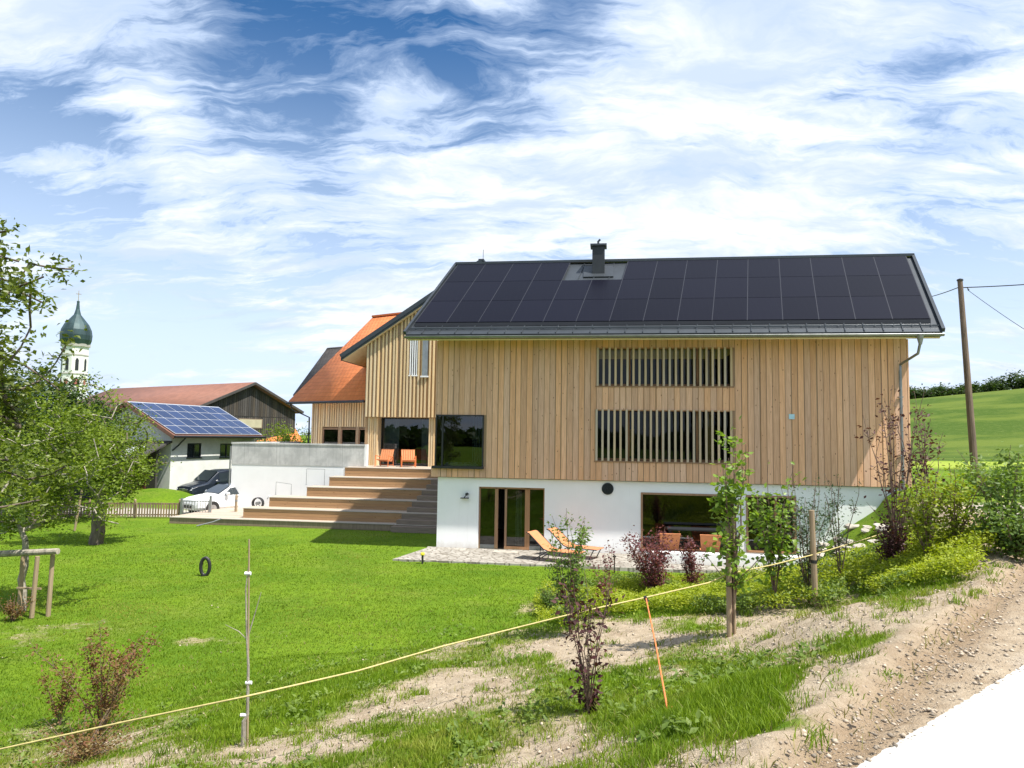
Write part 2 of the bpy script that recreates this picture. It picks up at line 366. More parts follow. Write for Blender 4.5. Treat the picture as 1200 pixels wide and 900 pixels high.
M['near_leaf'] = foliage('near_leaves', (.055, .085, .012), (.19, .23, .045), .4, .4)
M['pear'] = foliage('bright_leaves', (.11, .20, .02), (.24, .34, .05), .4, .4)
M['shrubgreen'] = foliage('shrub_leaves', (.08, .14, .03), (.17, .25, .05), .4)
M['greyleaf'] = foliage('grey_green_leaves', (.05, .085, .04), (.10, .15, .08), .3)
M['purple'] = foliage('purple_leaves', (.10, .03, .04), (.24, .075, .08), .35)
M['redbrown'] = foliage('red_brown_leaves', (.20, .07, .04), (.20, .17, .05), .35)
M['maroon'] = foliage('dark_maroon_leaves', (.05, .018, .02), (.11, .035, .035), .25)
M['yellowgreen'] = foliage('yellow_green_leaves', (.17, .23, .02), (.30, .33, .03), .4)
M['far_leaf'] = foliage('far_leaves', (.03, .06, .012), (.06, .10, .02), .3)

# ------------------------------------------------------------------ ground
def hsh(ix, iy, s=0):
    n = (ix.astype(np.int64)*374761393+iy.astype(np.int64)*668265263+s*974634777) & 0xffffffff
    n = ((n ^ (n >> 13))*1274126177) & 0xffffffff
    return ((n ^ (n >> 16)) & 0xffff)/65535.
def vn(x, y, s=0):
    ix = np.floor(x); iy = np.floor(y); fx = x-ix; fy = y-iy; fx = fx*fx*(3-2*fx); fy = fy*fy*(3-2*fy)
    a = hsh(ix, iy, s); b = hsh(ix+1, iy, s); c = hsh(ix, iy+1, s); d = hsh(ix+1, iy+1, s)
    return (a*(1-fx)+b*fx)*(1-fy)+(c*(1-fx)+d*fx)*fy
def fbm(x, y, o=4, s=0):
    r = 0; a = .5; t = 0
    for i in range(o): r = r+a*vn(x, y, s+i); t += a; x = x*2.03+17; y = y*2.03+5; a *= .5
    return r/t
def sstep(a, b, x): t = np.clip((x-a)/(b-a), 0, 1); return t*t*(3-2*t)
EDGE = np.array([(-14, -13), (1.08, 3.6), (7, 10.2), (10.5, 17), (12.4, 23), (13.7, 25.5), (13.5, 36), (-7, 46), (-30, 130), (-120, 600)], float)
def sdist(X, Y):
    X = np.asarray(X, float); Y = np.asarray(Y, float); best = np.full(X.shape, 1e9); sg = np.ones(X.shape)
    for i in range(len(EDGE)-1):
        a = EDGE[i]; d = EDGE[i+1]-a; L = d@d
        t = np.clip(((X-a[0])*d[0]+(Y-a[1])*d[1])/L, 0, 1); qx = X-a[0]-t*d[0]; qy = Y-a[1]-t*d[1]; q = np.hypot(qx, qy)
        c = d[0]*qy-d[1]*qx; up = q < best-1e-9; best = np.where(up, q, best); sg = np.where(up, np.sign(c), sg)
    return best*sg
def hz(X, Y, detail=True):
    X = np.asarray(X, float); Y = np.asarray(Y, float)
    s = sdist(X, Y); k = 1+2.2*sstep(13, 20, Y); s2 = s*k
    z = np.interp(s2, [-5, 0, 1, 2, 4.5, 7, 9, 11.5], [0, 0, -.28, -.75, -1.3, -1.85, -2.3, -2.55])
    hillbase = 69+6*np.sin(X/40.)
    hill = (11.5+np.clip(X-90, -200, 200)*.11)*sstep(0, 92, Y-hillbase)*sstep(25, 75, X+.25*(Y-60))
    z = z+np.where(s > -1e9, hill, 0)
    z = z-3.0*sstep(170, 330, Y)*sstep(25, 75, X+.25*(Y-60))
    bank = .95*np.exp(-(((X+20.3)/3.2)**2+((Y-41.2)/1.7)**2)); z = z+bank
    if detail:
        m = sstep(-1.2, 0.4, s)*sstep(11, 7, s)
        z = z+(fbm(X*.55, Y*.55, 3, 3)-.5)*.28*m+(fbm(X*4, Y*4, 3, 9)-.5)*.05*sstep(-2.0, -1, s)*(Y < 30)
    return z
def hz1(x, y): return float(hz(np.array([x]), np.array([y]))[0])
def G(px, py):
    d = pray(px, py); lo = 1.0
    t = 1.5
    while t < 400:
        p = Vector((0, 0, CZ))+d*(t/d.y)
        if p.z < hz1(p.x, p.y):
            a, b = lo, t
            for _ in range(18):
                m = (a+b)/2; p = Vector((0, 0, CZ))+d*(m/d.y)
                if p.z < hz1(p.x, p.y): b = m
                else: a = m
            return Vector((p.x, p.y, hz1(p.x, p.y)))
        lo = t; t *= 1.03
    return p
# bare patches: centre pixel and half sizes, turned into ground ellipses
PATCH = []
for (px, py, rx, ry, a) in [(690, 752, 125, 20, 1.), (540, 808, 110, 20, .95), (680, 885, 110, 28, 1.), (985, 722, 140, 24, 1.1), (880, 765, 70, 14, .6), (75, 700, 55, 7, .30), (60, 735, 90, 12, .42), (215, 750, 60, 7, .40),
                            (180, 894, 170, 14, .5), (60, 885, 120, 24, .5), (790, 790, 60, 9, .4), (380, 760, 60, 8, .35), (640, 715, 40, 8, .5), (950, 800, 60, 20, .55), (330, 890, 90, 12, .8), (500, 762, 60, 9, .6), (440, 840, 60, 8, .5), (880, 835, 40, 20, .4)]:
    c = G(px, py); n_ = G(px, py+ry); f_ = G(px, py-ry); r_ = G(px+rx, py); PATCH.append((c.x, c.y, abs(r_.x-c.x)+.1, max((f_.y-n_.y)/2, .15), a))
ISLE = []
for (px, py, rx, ry, a) in [(1005, 753, 80, 11, 1.0), (830, 815, 120, 34, .8), (740, 770, 60, 10, .3), (640, 770, 40, 6, .4), (900, 745, 50, 5, .6), (560, 860, 100, 20, .5), (1130, 700, 60, 6, .5), (930, 850, 30, 8, .5)]:
    c = G(px, py); n_ = G(px, py+ry); f_ = G(px, py-ry); r_ = G(px+rx, py); ISLE.append((c.x, c.y, abs(r_.x-c.x)+.1, max((f_.y-n_.y)/2, .12), a))
def soil(X, Y):
    s = sdist(X, Y); wob = (fbm(X*1.1, Y*1.1, 4, 21)-.5)
    v = sstep(.75, -.15, s+wob*1.9)*1.2
    for (cx, cy, rx, ry, a) in PATCH:
        q = ((X-cx)/rx)**2+((Y-cy)/ry)**2; v = np.maximum(v, a*np.exp(-q*.9))
    near = sstep(9, 5, s)*.25*(fbm(X*.8, Y*.8, 3, 5) > .52)
    for (cx, cy, rx, ry, a) in ISLE:
        v = v-a*np.exp(-(((X-cx)/rx)**2+((Y-cy)/ry)**2))
    v = v+near+wob*.95+.22*sstep(9, 3, s)*sstep(-3, 0, s)
    return sstep(.10, 1.02, v+.34*(fbm(X*5, Y*5, 3, 64)-.5))*sstep(21.5, 18, Y)*(s > -7)*(Y > -6)
def grow(lo, hi, step, far, r=1.07):
    a = list(np.arange(lo, hi, step)); st = step; x = hi
    while x < far: a.append(x); st *= r; x += st
    a.append(far); return a
xs = grow(0, 13, .075, 1500, 1.075); xn = grow(0, 15, .085, 1500, 1.075)
XS = np.array(sorted(set([-a for a in xn[1:]]+list(xs))))
YS = np.array(sorted(set([2-a for a in grow(0, .5, .3, 800, 1.25)[1:]]+[2+a for a in grow(0, 12, .06, 24-2, 1.012)]+[24+a for a in grow(0.15, 20, .25, 2500, 1.07)])))
GX, GY = np.meshgrid(XS, YS); fx, fy = GX.ravel(), GY.ravel()
sv = soil(fx, fy); gz = hz(fx, fy)
gz = gz+sv*(fbm(fx*9, fy*9, 3, 33)-.5)*.05*((fy < 26) & (fy > 0))
# wheel rut along the gravel verge
sd_ = sdist(fx, fy); gz = gz-.05*np.exp(-((sd_+.28)/.16)**2)*(fy < 16)+.04*np.exp(-((sd_+.02)/.12)**2)*(fy < 16)*(fbm(fx*3, fy*3, 2, 2))
nx_, ny_ = len(XS), len(YS); idx = np.arange(nx_*ny_).reshape(ny_, nx_)
faces = np.stack([idx[:-1, :-1].ravel(), idx[:-1, 1:].ravel(), idx[1:, 1:].ravel(), idx[1:, :-1].ravel()], 1)
def groundmat():
    m, t, b, _ = newmat('ground_surface'); tc = t.node('ShaderNodeTexCoord').outputs['Object']
    so_ = t.node('ShaderNodeAttribute', attribute_name='soil').outputs['Fac']
    n = t.noise(tc, .45, 6, .6); nf = t.noise(tc, 9, 6, .7); nv = t.noise(tc, 60, 4, .7); nm = t.noise(tc, 2.2, 5, .65)
    ga = t.mix(t.mapr(n, .35, .65), (.080, .160, .008), (.145, .235, .012)); ga = t.mix(t.mapr(nm, .4, .7, 0, .6), ga, (.165, .245, .018))
    ga = t.mix(t.mapr(t.noise(tc, .22, 5, .7, 1.0), .52, .68, 0, .55), ga, (.19, .22, .04)); ga = t.mix(t.mapr(nf, .4, .68, 0, .75), ga, (.065, .130, .008)); ga = t.mix(t.mapr(nv, .45, .7, 0, .5), ga, (.15, .23, .03))
    sp = t.node('ShaderNodeSeparateXYZ', {0: tc})
    # mown far hill and the yellow green strip below it
    rx = t.mapr(sp.outputs[0], 22, 30, 0, 1)
    st = t.noise(t.node('ShaderNodeMapping', {'Vector': tc, 'Scale': (.3, 1.0, 1), 'Rotation': (0, 0, .22)}).outputs[0], .12, 6, .6)
    hillc = t.mix(t.mapr(st, .42, .58), (.048, .088, .010), (.098, .136, .020)); hillc = t.mix(t.mapr(t.noise(tc, 1.2, 5, .7), .45, .7, 0, .45), hillc, (.12, .155, .035))
    field = t.mix(t.mapr(st, .4, .6), (.19, .26, .03), (.28, .34, .05))
    strip = t.math('MULTIPLY', t.mapr(sp.outputs[1], 66, 69, 1, 0), t.mapr(sp.outputs[1], 44, 48, 0, 1))
    far = t.mix(strip, hillc, field); fm = t.math('MULTIPLY', rx, t.mapr(sp.outputs[1], 40, 44, 0, 1)); ga = t.mix(fm, ga, far)
    sc_ = t.mix(t.mapr(nf, .3, .7), (.35, .275, .19), (.48, .395, .285)); sc_ = t.mix(t.mapr(nm, .45, .7, 0, .6), sc_, (.27, .195, .125))
    vo = t.node('ShaderNodeTexVoronoi', {'Vector': tc, 'Scale': 38.}); sc_ = t.mix(t.mapr(vo.outputs['Distance'], .0, .35, .5, 0), sc_, (.54, .475, .38)); sc_ = t.mix(t.mapr(nv, .55, .75, 0, .6), sc_, (.22, .17, .12))
    rut = t.node('ShaderNodeAttribute', attribute_name='rut').outputs['Fac']; sc_ = t.mix(t.math('MULTIPLY', rut, .7), sc_, (.27, .185, .11))
    grv = t.node('ShaderNodeAttribute', attribute_name='gravel').outputs['Fac']; sc_ = t.mix(t.math('MULTIPLY', grv, .85), sc_, t.mix(t.mapr(vo.outputs['Distance'], .1, .5), (.70, .66, .58), (.48, .43, .36)))
    pv_ = t.node('ShaderNodeAttribute', attribute_name='paved').outputs['Fac']
    f = t.math('ADD', so_, t.math('MULTIPLY', t.math('SUBTRACT', nf, .5), 1.6)); dryc = t.mix(nf, (.20, .19, .06), (.28, .25, .11)); ga = t.mix(t.mapr(so_, .08, .45, 0, .75), ga, dryc); f = t.mapr(f, .2, .85, 0, 1); f = t.math('MULTIPLY', f, t.mapr(so_, .02, .12, 0, 1))
    col = t.mix(f, ga, sc_); col = t.mix(pv_, col, t.mix(nf, (.42, .38, .33), (.52, .48, .42)))
    t.l.new(col, b.inputs['Base Color']); b.inputs['Roughness'].default_value = .95; b.inputs['Specular IOR Level'].default_value = .1
    h = t.math('ADD', t.math('MULTIPLY', nf, .6), t.math('MULTIPLY', nv, .5))
    bn = t.node('ShaderNodeBump', {'Strength': .9, 'Distance': .05, 'Height': h}); t.l.new(bn.outputs[0], b.inputs['Normal']); return m
M['ground'] = groundmat()
rut = (np.exp(-((sd_+.30)/.22)**2)+.6*np.exp(-((sd_+1.05)/.2)**2))*(fy < 17)*(.4+.9*fbm(fx*1.5, fy*1.5, 3, 8))
gravel = sstep(-.75, -1.2, sd_+.5*(fbm(fx*2, fy*2, 3, 71)-.5))*(fy < 21)
paved = sstep(35.4, 35.9, fy)*sstep(38.9, 38.4, fy+.3*(fbm(fx, fy, 2, 4)))*(fx > -27)*(fx < -9)
to = npmesh('ground', np.stack([fx, fy, gz], 1), faces, M['ground'], smooth=True, attrs={'soil': sv, 'rut': np.clip(rut, 0, 1), 'gravel': gravel, 'paved': paved})
tag(to, kind='structure')
# concrete road, camera side
RE = np.array([(-9, -6.2), (1.66, 3.6), (3.97, 5.5), (9.5, 9.7), (30, 22)], float)
rm, t_, b_, _o = newmat('road_concrete'); tcx = t_.node('ShaderNodeTexCoord').outputs['Object']
t_.l.new(t_.mix(t_.mapr(t_.noise(tcx, 26, 12, .75), .32, .68), (.37, .355, .325), (.50, .485, .45)), b_.inputs['Base Color']); b_.inputs['Roughness'].default_value = .9
bn = t_.node('ShaderNodeBump', {'Strength': .35, 'Distance': .01, 'Height': t_.noise(tcx, 70, 4, .7)}); t_.l.new(bn.outputs[0], b_.inputs['Normal'])
mb = MB(); rngp = random.Random(4); ed = []
for i in range(len(RE)-1):
    n = 110
    for j in range(n):
        q = RE[i]+(RE[i+1]-RE[i])*j/n; dd = (RE[i+1]-RE[i]); nn = np.array([-dd[1], dd[0]])/np.hypot(*dd); q = q+nn*rngp.uniform(-.007, .007); ed.append((q[0], q[1]))
for i in range(len(ed)-1):
    a, b2 = ed[i], ed[i+1]; off = (5*.65, -5*.76)
    mb.add([(a[0], a[1], -.06), (a[0], a[1], .035), (a[0]+off[0], a[1]+off[1], .035), (b2[0], b2[1], -.06), (b2[0], b2[1], .035), (b2[0]+off[0], b2[1]+off[1], .035)], [(0, 3, 4, 1), (1, 4, 5, 2)])
tag(mb.build('road', rm), kind='structure')

# ------------------------------------------------------------------ house frame (u along facade, v into depth)
A = Vector((-2.84, 26.8, 0)); TH = math.atan2(-.1377, .9905)
def HW(u, v, z=0.): return A+Vector((math.cos(TH)*u-math.sin(TH)*v, math.sin(TH)*u+math.cos(TH)*v, z))
def holes_wall(mb, u0, u1, z0, z1, v0, v1, holes):
    us = sorted({u0, u1, *[max(u0, min(u1, h[i])) for h in holes for i in (0, 1)]}); zs = sorted({z0, z1, *[max(z0, min(z1, h[i])) for h in holes for i in (2, 3)]})
    def solid(i, j):
        if i < 0 or j < 0 or i >= len(us)-1 or j >= len(zs)-1: return False
        cu, cz = (us[i]+us[i+1])/2, (zs[j]+zs[j+1])/2
        return not any(h[0] < cu < h[1] and h[2] < cz < h[3] for h in holes)
    for i in range(len(us)-1):
        for j in range(len(zs)-1):
            if not solid(i, j): continue
            a, b, c, d = us[i], us[i+1], zs[j], zs[j+1]
            mb.quad((a, v0, c), (b, v0, c), (b, v0, d), (a, v0, d)); mb.quad((b, v1, c), (a, v1, c), (a, v1, d), (b, v1, d))
            if not solid(i-1, j): mb.quad((a, v1, c), (a, v0, c), (a, v0, d), (a, v1, d))
            if not solid(i+1, j): mb.quad((b, v0, c), (b, v1, c), (b, v1, d), (b, v0, d))
            if not solid(i, j-1): mb.quad((a, v1, c), (b, v1, c), (b, v0, c), (a, v0, c))
            if not solid(i, j+1): mb.quad((a, v0, d), (b, v0, d), (b, v1, d), (a, v1, d))
    return mb
def boards(mb, u0, u1, z0, ztop, v, holes, rng, pitch=.213, wr=(.178, .208), th=(.011, .021), align=None):
    "ztop may be a function of u"
    n = int(round((u1-u0)/pitch)); p = (u1-u0)/n
    for i in range(n):
        a = u0+i*p; wd = rng.uniform(*wr); a0 = a+(p-wd)*rng.uniform(.2, .8); a1 = a0+wd; c = (a0+a1)/2
        zt = ztop if not callable(ztop) else ztop(c)
        if zt <= z0+.02: continue
        segs = [(z0, zt)]
        for h in holes:
            if h[0] < c < h[1]:
                ns = []
                for (s0, s1) in segs:
                    if h[2] > s0: ns.append((s0, min(s1, h[2])))
                    if h[3] < s1: ns.append((max(s0, h[3]), s1))
                segs = [q for q in ns if q[1]-q[0] > .02]
        t = rng.uniform(*th); e = rng.uniform(0, .01)
        for (s0, s1) in segs: mb.box(a0, a1, v-t, v, s0+(e if s0 == z0 else 0), s1)
rng = random.Random(7)
H = thing('timber_farmhouse', 'long farmhouse with black solar roof, vertical timber cladding and white ground storey', 'house', A, TH)
EZ, RZ, VE, VR = 5.33, 8.95, -1.2, 3.2
def shear(v): return .2*v
U1 = (5.97, 10.86, 3.57, 4.97); U2 = (5.94, 10.84, .84, 2.70); UC = (-.2, 1.83, .53, 2.45)
# white storey
ph = [(1.65, 4.12, -2.55, -.22), (7.61, 10.86, -2.32, -.28), (11.28, 12.98, -2.28, -.28)]
pl = MB(); holes_wall(pl, .08, 16.6, -2.9, .10, .16, .50, ph)
pl.box(.08, .42, .50, 6.3, -2.9, .10); pl.box(16.26, 16.6, .50, 6.3, -2.9, .10); pl.box(.08, 16.6, 6.3, 6.6, -2.9, .10)
pl.build('ground_storey_wall', M['plaster'], H)
fl = MB(); fl.box(.42, 16.26, .5, 6.3, -2.62, -2.5); fl.box(.42, 16.26, .5, 6.3, .0, .1); fl.box(.3, 16.4, .25, 6.3, 2.85, 3.0); fl.build('floor_slab', M['floor_in'], H)
# cladding
hol = [U1, U2, UC]
cb = MB(); holes_wall(cb, 0, 16.7, .12, 5.28, .03, .15, hol)
cb.box(0, .12, 2.45, 6.5, 2.45, 5.28) if False else None
cb.quad((16.7, .03, .12), (16.9, 6.5, .12), (16.9, 6.5, 5.28), (16.7, .03, 5.28)); cb.quad((16.7, .15, .12), (16.88, 6.5, .12), (16.88, 6.5, 5.28), (16.7, .15, 5.28))
cb.quad((0, .15, .12), (1.2, 6.5, .12), (1.2, 6.5, 5.28), (0, .15, 5.28)); cb.quad((1.2, 6.5, .12), (16.9, 6.5, .12), (16.9, 6.5, 5.28), (1.2, 6.5, 5.28))
cb.add([(0, .03, 5.28), (1.3, 6.5, 5.28), (.66, 3.2, 8.8)], [(0, 1, 2)]); cb.add([(16.7, .03, 5.28), (17.9, 6.5, 5.28), (17.3, 3.2, 8.8)], [(0, 2, 1)])
cb.build('cladding_backing', M['wood_back'], H)
bb = MB(); boards(bb, 0, 16.7, .12, 5.27, .028, hol, rng)
bb.box(16.7, 16.75, -.0, .6, .12, 5.25); bb.box(-.03, 0, 0, .12, 2.45, 5.25); bb.box(-.15, .1, -.0, .12, .12, .5)
bb.build('wood_cladding', M['wood'], H)
# interior
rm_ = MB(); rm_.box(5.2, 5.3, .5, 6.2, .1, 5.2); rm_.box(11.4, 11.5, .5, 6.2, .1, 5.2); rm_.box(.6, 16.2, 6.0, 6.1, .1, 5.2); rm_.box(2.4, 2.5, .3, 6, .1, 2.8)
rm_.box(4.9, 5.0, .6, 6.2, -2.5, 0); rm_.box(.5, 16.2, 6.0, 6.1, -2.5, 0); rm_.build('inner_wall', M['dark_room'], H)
def slat_window(hole, name, lab):
    u0, u1, z0, z1 = hole
    f = MB(); f.box(u0-.02, u1+.02, -.02, .16, z0-.05, z0); f.box(u0, u0+.05, .0, .2, z0, z1); f.box(u1-.05, u1, .0, .2, z0, z1); f.box(u0, u1, .0, .2, z1-.04, z1)
    for k in range(1, 4): f.box(u0+(u1-u0)*k/4-.04, u0+(u1-u0)*k/4+.04, .24, .32, z0, z1)
    f.box(u0, u1, .24, .32, z0, z0+.09)
    w_ = f.build('window', M['wood_frame'], H); w_['label'] = lab
    MB().quad((u0, .28, z0), (u1, .28, z0), (u1, .28, z1), (u0, .28, z1)).build('pane', M['glass'], w_)
    s = MB(); n = 23
    for i in range(n):
        c = u0+.07+(u1-u0-.14)*i/(n-1); s.box(c-.038, c+.038, -.035, .045, z0-.001, z1)
    s.build('slats', M['slat'], w_)
slat_window(U1, 'window', 'upper wide window behind vertical timber slats'); slat_window(U2, 'window', 'lower taller window behind vertical timber slats')
ib = MB(); ib.box(7.1, 7.3, .9, 1.0, 1.0, 2.0); ib.box(7.32, 7.4, .9, 1.0, 1.05, 2.02); ib.build('inner_cabinet', M['inner_wood'], H)
for z_ in ((.1, 2.8), (3.0, 5.0)): MB().box(10.0, 10.18, .6, .8, *z_).build('inner_post', M['inner_wood'], H)
# corner window
cwf = MB(); cwf.box(-.1, 1.86, -.14, .3, .44, .53); cwf.bar((.26, .02, .53), (.26, .02, 2.45), .06); cwf.box(1.78, 1.83, -.02, .1, .53, 2.45); cwf.box(0, 1.83, -.02, .1, 2.40, 2.45)
cwf.bar((0, 0.05, .53), (0, .05, 2.45), .05)
cw = cwf.build('corner_window', M['black'], H); MB().quad((.02, .04, .53), (1.8, .04, .53), (1.8, .04, 2.42), (.02, .04, 2.42)).build('pane', M['glass_dark'], cw)
cu = MB()
for k in range(8): cu.bar((1.2+k*.065, 1.2+.03*(k % 2), .5), (1.2+k*.065, 1.2+.03*(k % 2), 2.4), .06, .02)
cu.build('curtain', M['curtain'], cw)
sb = MB(); sb.box(.3, 1.6, .25, 1.0, .42, .60)
for k in range(7): sb.box(.35+k*.18, .43+k*.18, .25, .9, .60, .66)
sb.build('seat_cushion', M['plaster_old'], cw)
# patio door
pd = MB(); u0, u1, z0, z1 = ph[0]
for (a, b3) in ((u0, u0+.05), (2.25, 2.37), (2.62, 2.70), (3.38, 3.56), (u1-.05, u1)): pd.box(a, b3, .30, .40, -2.5, z1)
pd.box(u0, u1, .30, .40, z1-.07, z1); pd.box(2.62, 3.5, .28, .36, -2.5, -2.4)
d_ = pd.build('patio_door', M['wood_frame'], H)
g_ = MB()
for (a, b3) in ((u0+.05, 2.25), (2.70, 3.38), (3.56, u1-.05)): g_.quad((a, .35, -2.4), (b3, .35, -2.4), (b3, .35, z1-.07), (a, .35, z1-.07))
g_.build('pane', M['glass_dark'], d_)
for a_ in ((u0+.05, 2.25), (3.56, u1-.05)): MB().box(*a_, .3, .42, -2.5, -2.36).build('threshold', M['zinc'], d_)
g_ = MB()
for k in range(5): g_.bar((2.98+k*.05, .9+.03*(k % 2), -2.45), (2.98+k*.05, .9+.03*(k % 2), -.4), .05, .02)
g_.build('curtain', M['curtain'], d_)
for i, lab in ((1, 'wide picture window with brown timber lining'), (2, 'narrower picture window with brown timber lining')):
    u0, u1, z0, z1 = ph[i]; f = MB(); f.box(u0, u0+.07, .13, .42, z0, z1); f.box(u1-.07, u1, .13, .42, z0, z1); f.box(u0+.07, u1-.07, .13, .42, z1-.07, z1); f.box(u0+.07, u1-.07, .13, .42, z0, z0+.05)
    if i == 2: f.box(u0+1.0, u0+1.1, .3, .42, z0+.05, z1-.07)
    pw = f.build('picture_window', M['wood_frame'], H); pw['label'] = lab
    MB().quad((u0+.07, .36, z0+.05), (u1-.07, .36, z0+.05), (u1-.07, .36, z1-.07), (u0+.07, .36, z1-.07)).build('pane', M['glass_dark'], pw)
# roof with skewed plan
UL, UR = -.93, 17.36
def rp(u, v, side=1, lift=0):
    "roof point: u in 0..1 along, v real"
    z = EZ+(RZ-EZ)*(v-VE)/(VR-VE) if v <= VR else RZ-(RZ-EZ)*(v-VR)/(VR-VE)
    return Vector((UL+u*(UR-UL)+shear(v-VE), v, z+lift))
VB = 2*VR-VE
rf = MB(); rf.slab([rp(0, VE), rp(1, VE), rp(1, VR), rp(0, VR)], .20); rf.slab([rp(1, VB), rp(0, VB), rp(0, VR, 1, -.002), rp(1, VR, 1, -.002)], .20)
rf.bar(rp(0, VR, 1, .06)-Vector((.03, 0, 0)), rp(1, VR, 1, .06)+Vector((.03, 0, 0)), .26, .10)
L = UR-UL
for k in range(31):
    a = rp(k/30, VE+.02, 1, .02); b4 = rp(k/30, VR-.05, 1, .02); rf.bar(a, b4, .03, .04)
for k in range(31):  # snow guard brackets
    a = rp((k+.5)/31, VE+.22, 1, .05); rf.bar(a, a+Vector((0, .02, .05)), .03, .05)
rf.bar(rp(.003, VE+.22, 1, .06), rp(.997, VE+.22, 1, .06), .03, .05)
for e in (0, 1):
    o_ = Vector((-.02 if e == 0 else .02, 0, .05)); rf.bar(rp(e, VE)+o_, rp(e, VR)+o_, .1, .14); rf.bar(rp(e, VR)+o_, rp(e, VB)+o_, .1, .14)
roof = rf.build('roof', M['roof_metal'], H)
sf = MB(); sf.slab([rp(.004, VE+.05, 1, -.21)-Vector((0, 0, .005)), rp(.996, VE+.05, 1, -.215), rp(.996, VR, 1, -.215), rp(.004, VR, 1, -.215)], .06)
sf.slab([rp(.996, VB-.05, 1, -.25), rp(.004, VB-.05, 1, -.25), rp(.004, VR, 1, -.26), rp(.996, VR, 1, -.26)], .05); sf.build('soffit', M['wood_gable'], H)
gt = MB(); p0, p1 = rp(0, VE, 1, -.12), rp(1, VE, 1, -.12); off = Vector((0, -.072, .03)); prof = []
for k in range(9):
    a = math.pi*k/8; prof.append((math.cos(a)*.075, -math.sin(a)*.075))
pts0 = [p0+off+Vector((0, c, s)) for c, s in prof]; pts1 = [p1+off+Vector((0, c, s)) for c, s in prof]
for k in range(8): gt.quad(pts0[k], pts1[k], pts1[k+1], pts0[k+1])
gt.add(pts0, [tuple(range(9))]); gt.add(pts1, [tuple(range(8, -1, -1))])
gt.tube([pts0[-1], pts1[-1]], .013, 6); gt.quad(rp(0, VE+.03, 1, -.10), rp(1, VE+.03, 1, -.10), rp(1, VE, 1, -.13)-Vector((0, .03, 0)), rp(0, VE, 1, -.13)-Vector((0, .03, 0))); gt.build('gutter', M['zinc'], H)
dp = MB(); ue = 16.62; g0 = Vector((ue, VE-.09, EZ-.22))
dp.lathe([(.13, .1), (.10, 0), (.05, -.22)], 12, (g0.x, g0.y, g0.z)); dp.tube([g0+Vector((0, 0, -.15)), g0+Vector((-.02, .15, -.5)), (16.43, -.12, 4.35), (16.42, -.12, 4.1)], .045, 10)
dp.tube([(16.42, -.12, 4.12), (16.42, -.12, -.45)], .05, 10)
for z in (3.2, 1.2, .3): dp.box(16.35, 16.49, -.16, .0, z, z+.04)
dp.build('downpipe', M['zinc'], H)
# solar panels: 15 columns, 3 rows, two left out round the chimney
ca, cb_ = .008, .997
def srow(r): a = VE+.46+r*1.255; return a, a+1.24
for r in range(3):
    for c in range(15):
        if r == 2 and c in (4, 5): continue
        a0 = ca+(cb_-.012-ca)*c/15; a1 = ca+(cb_-.012-ca)*(c+1)/15-.0006; v0, v1 = srow(r)
        pnl = MB(); 
        pnl.slab([rp(a0, v0, 1, .14), rp(a1, v0, 1, .14), rp(a1, v1, 1, .14), rp(a0, v1, 1, .14)], .04)
        po = pnl.build('solar_panel', M['pv'], H)
fm = MB()
for c in range(16):
    a0 = ca+(cb_-.012-ca)*c/15-.0003
    fm.bar(rp(a0, VE+.46, 1, .122), rp(a0, srow(2)[1] if c not in (5,) else srow(1)[1], 1, .122), .035, .03)
for r in range(3): fm.bar(rp(ca, srow(r)[0]-.008, 1, .10), rp(cb_-.012, srow(r)[0]-.008, 1, .10), .03, .03)
fm.bar(rp(ca, VE+.41, 1, .07), rp(cb_-.012, VE+.41, 1, .07), .02, .12)
fm.build('panel_rails', M['pv_frame'], H)
ch = MB(); cx, cv = 6.0, 2.55
cbz = rp(.5, cv).z
ch.box(cx-.25, cx+.25, cv-.25, cv+.25, cbz-.35, 9.42)
chim = ch.build('chimney', M['metal_dark'], H, bevel=.01)
k_ = MB(); k_.box(cx-.33, cx+.33, cv-.33, cv+.33, 9.42, 9.50); k_.tube([(cx, cv, 9.5), (cx-.02, cv, 9.66), (cx+.06, cv, 9.75)], .045, 8); k_.build('chimney_cap', M['roof_metal'], chim)
k_ = MB(); e_ = rp(.5, cv-.27); k_.slab([(cx-.6, cv-.45, rp(.5, cv-.45).z+.07), (cx+.6, cv-.45, rp(.5, cv-.45).z+.07), (cx+.6, cv+.3, rp(.5, cv+.3).z+.07), (cx-.6, cv+.3, rp(.5, cv+.3).z+.07)], .05); k_.build('flashing', M['roof_metal'], chim)
vt = MB(); vt.lathe([(.215, -.035), (.215, .02)], 28, (6.42, .16, -.18), 'Y')
for k in range(9): z = -.18-.16+k*.04; hw_ = math.sqrt(max(.19**2-(z+.18)**2, 0.001)); vt.box(6.42-hw_, 6.42+hw_, .10, .128, z-.006, z+.006)
vt.build('round_vent', M['metal_dark'], H)
wl = MB(); wl.lathe([(.05, .0), (.05, .16)], 14, (1.22, 0, -.5), 'Y'); wl.box(1.0, 1.3, -.06, .12, -.66, -.63); wl.bar((1.22, .03, -.52), (1.12, .03, -.64), .03); wl.build('wall_lamp', M['black'], H)
stk = MB(); stk.box(12.74, 12.93, -.022, -.012, 2.42, 2.60); tag(stk.build('notice_sheet', M['sticker'], None), 'small pale blue sheet fixed on the farmhouse timber cladding', 'sheet')
o_ = bpy.data.objects['notice_sheet']; o_.location = A; o_.rotation_euler = (0, 0, TH)

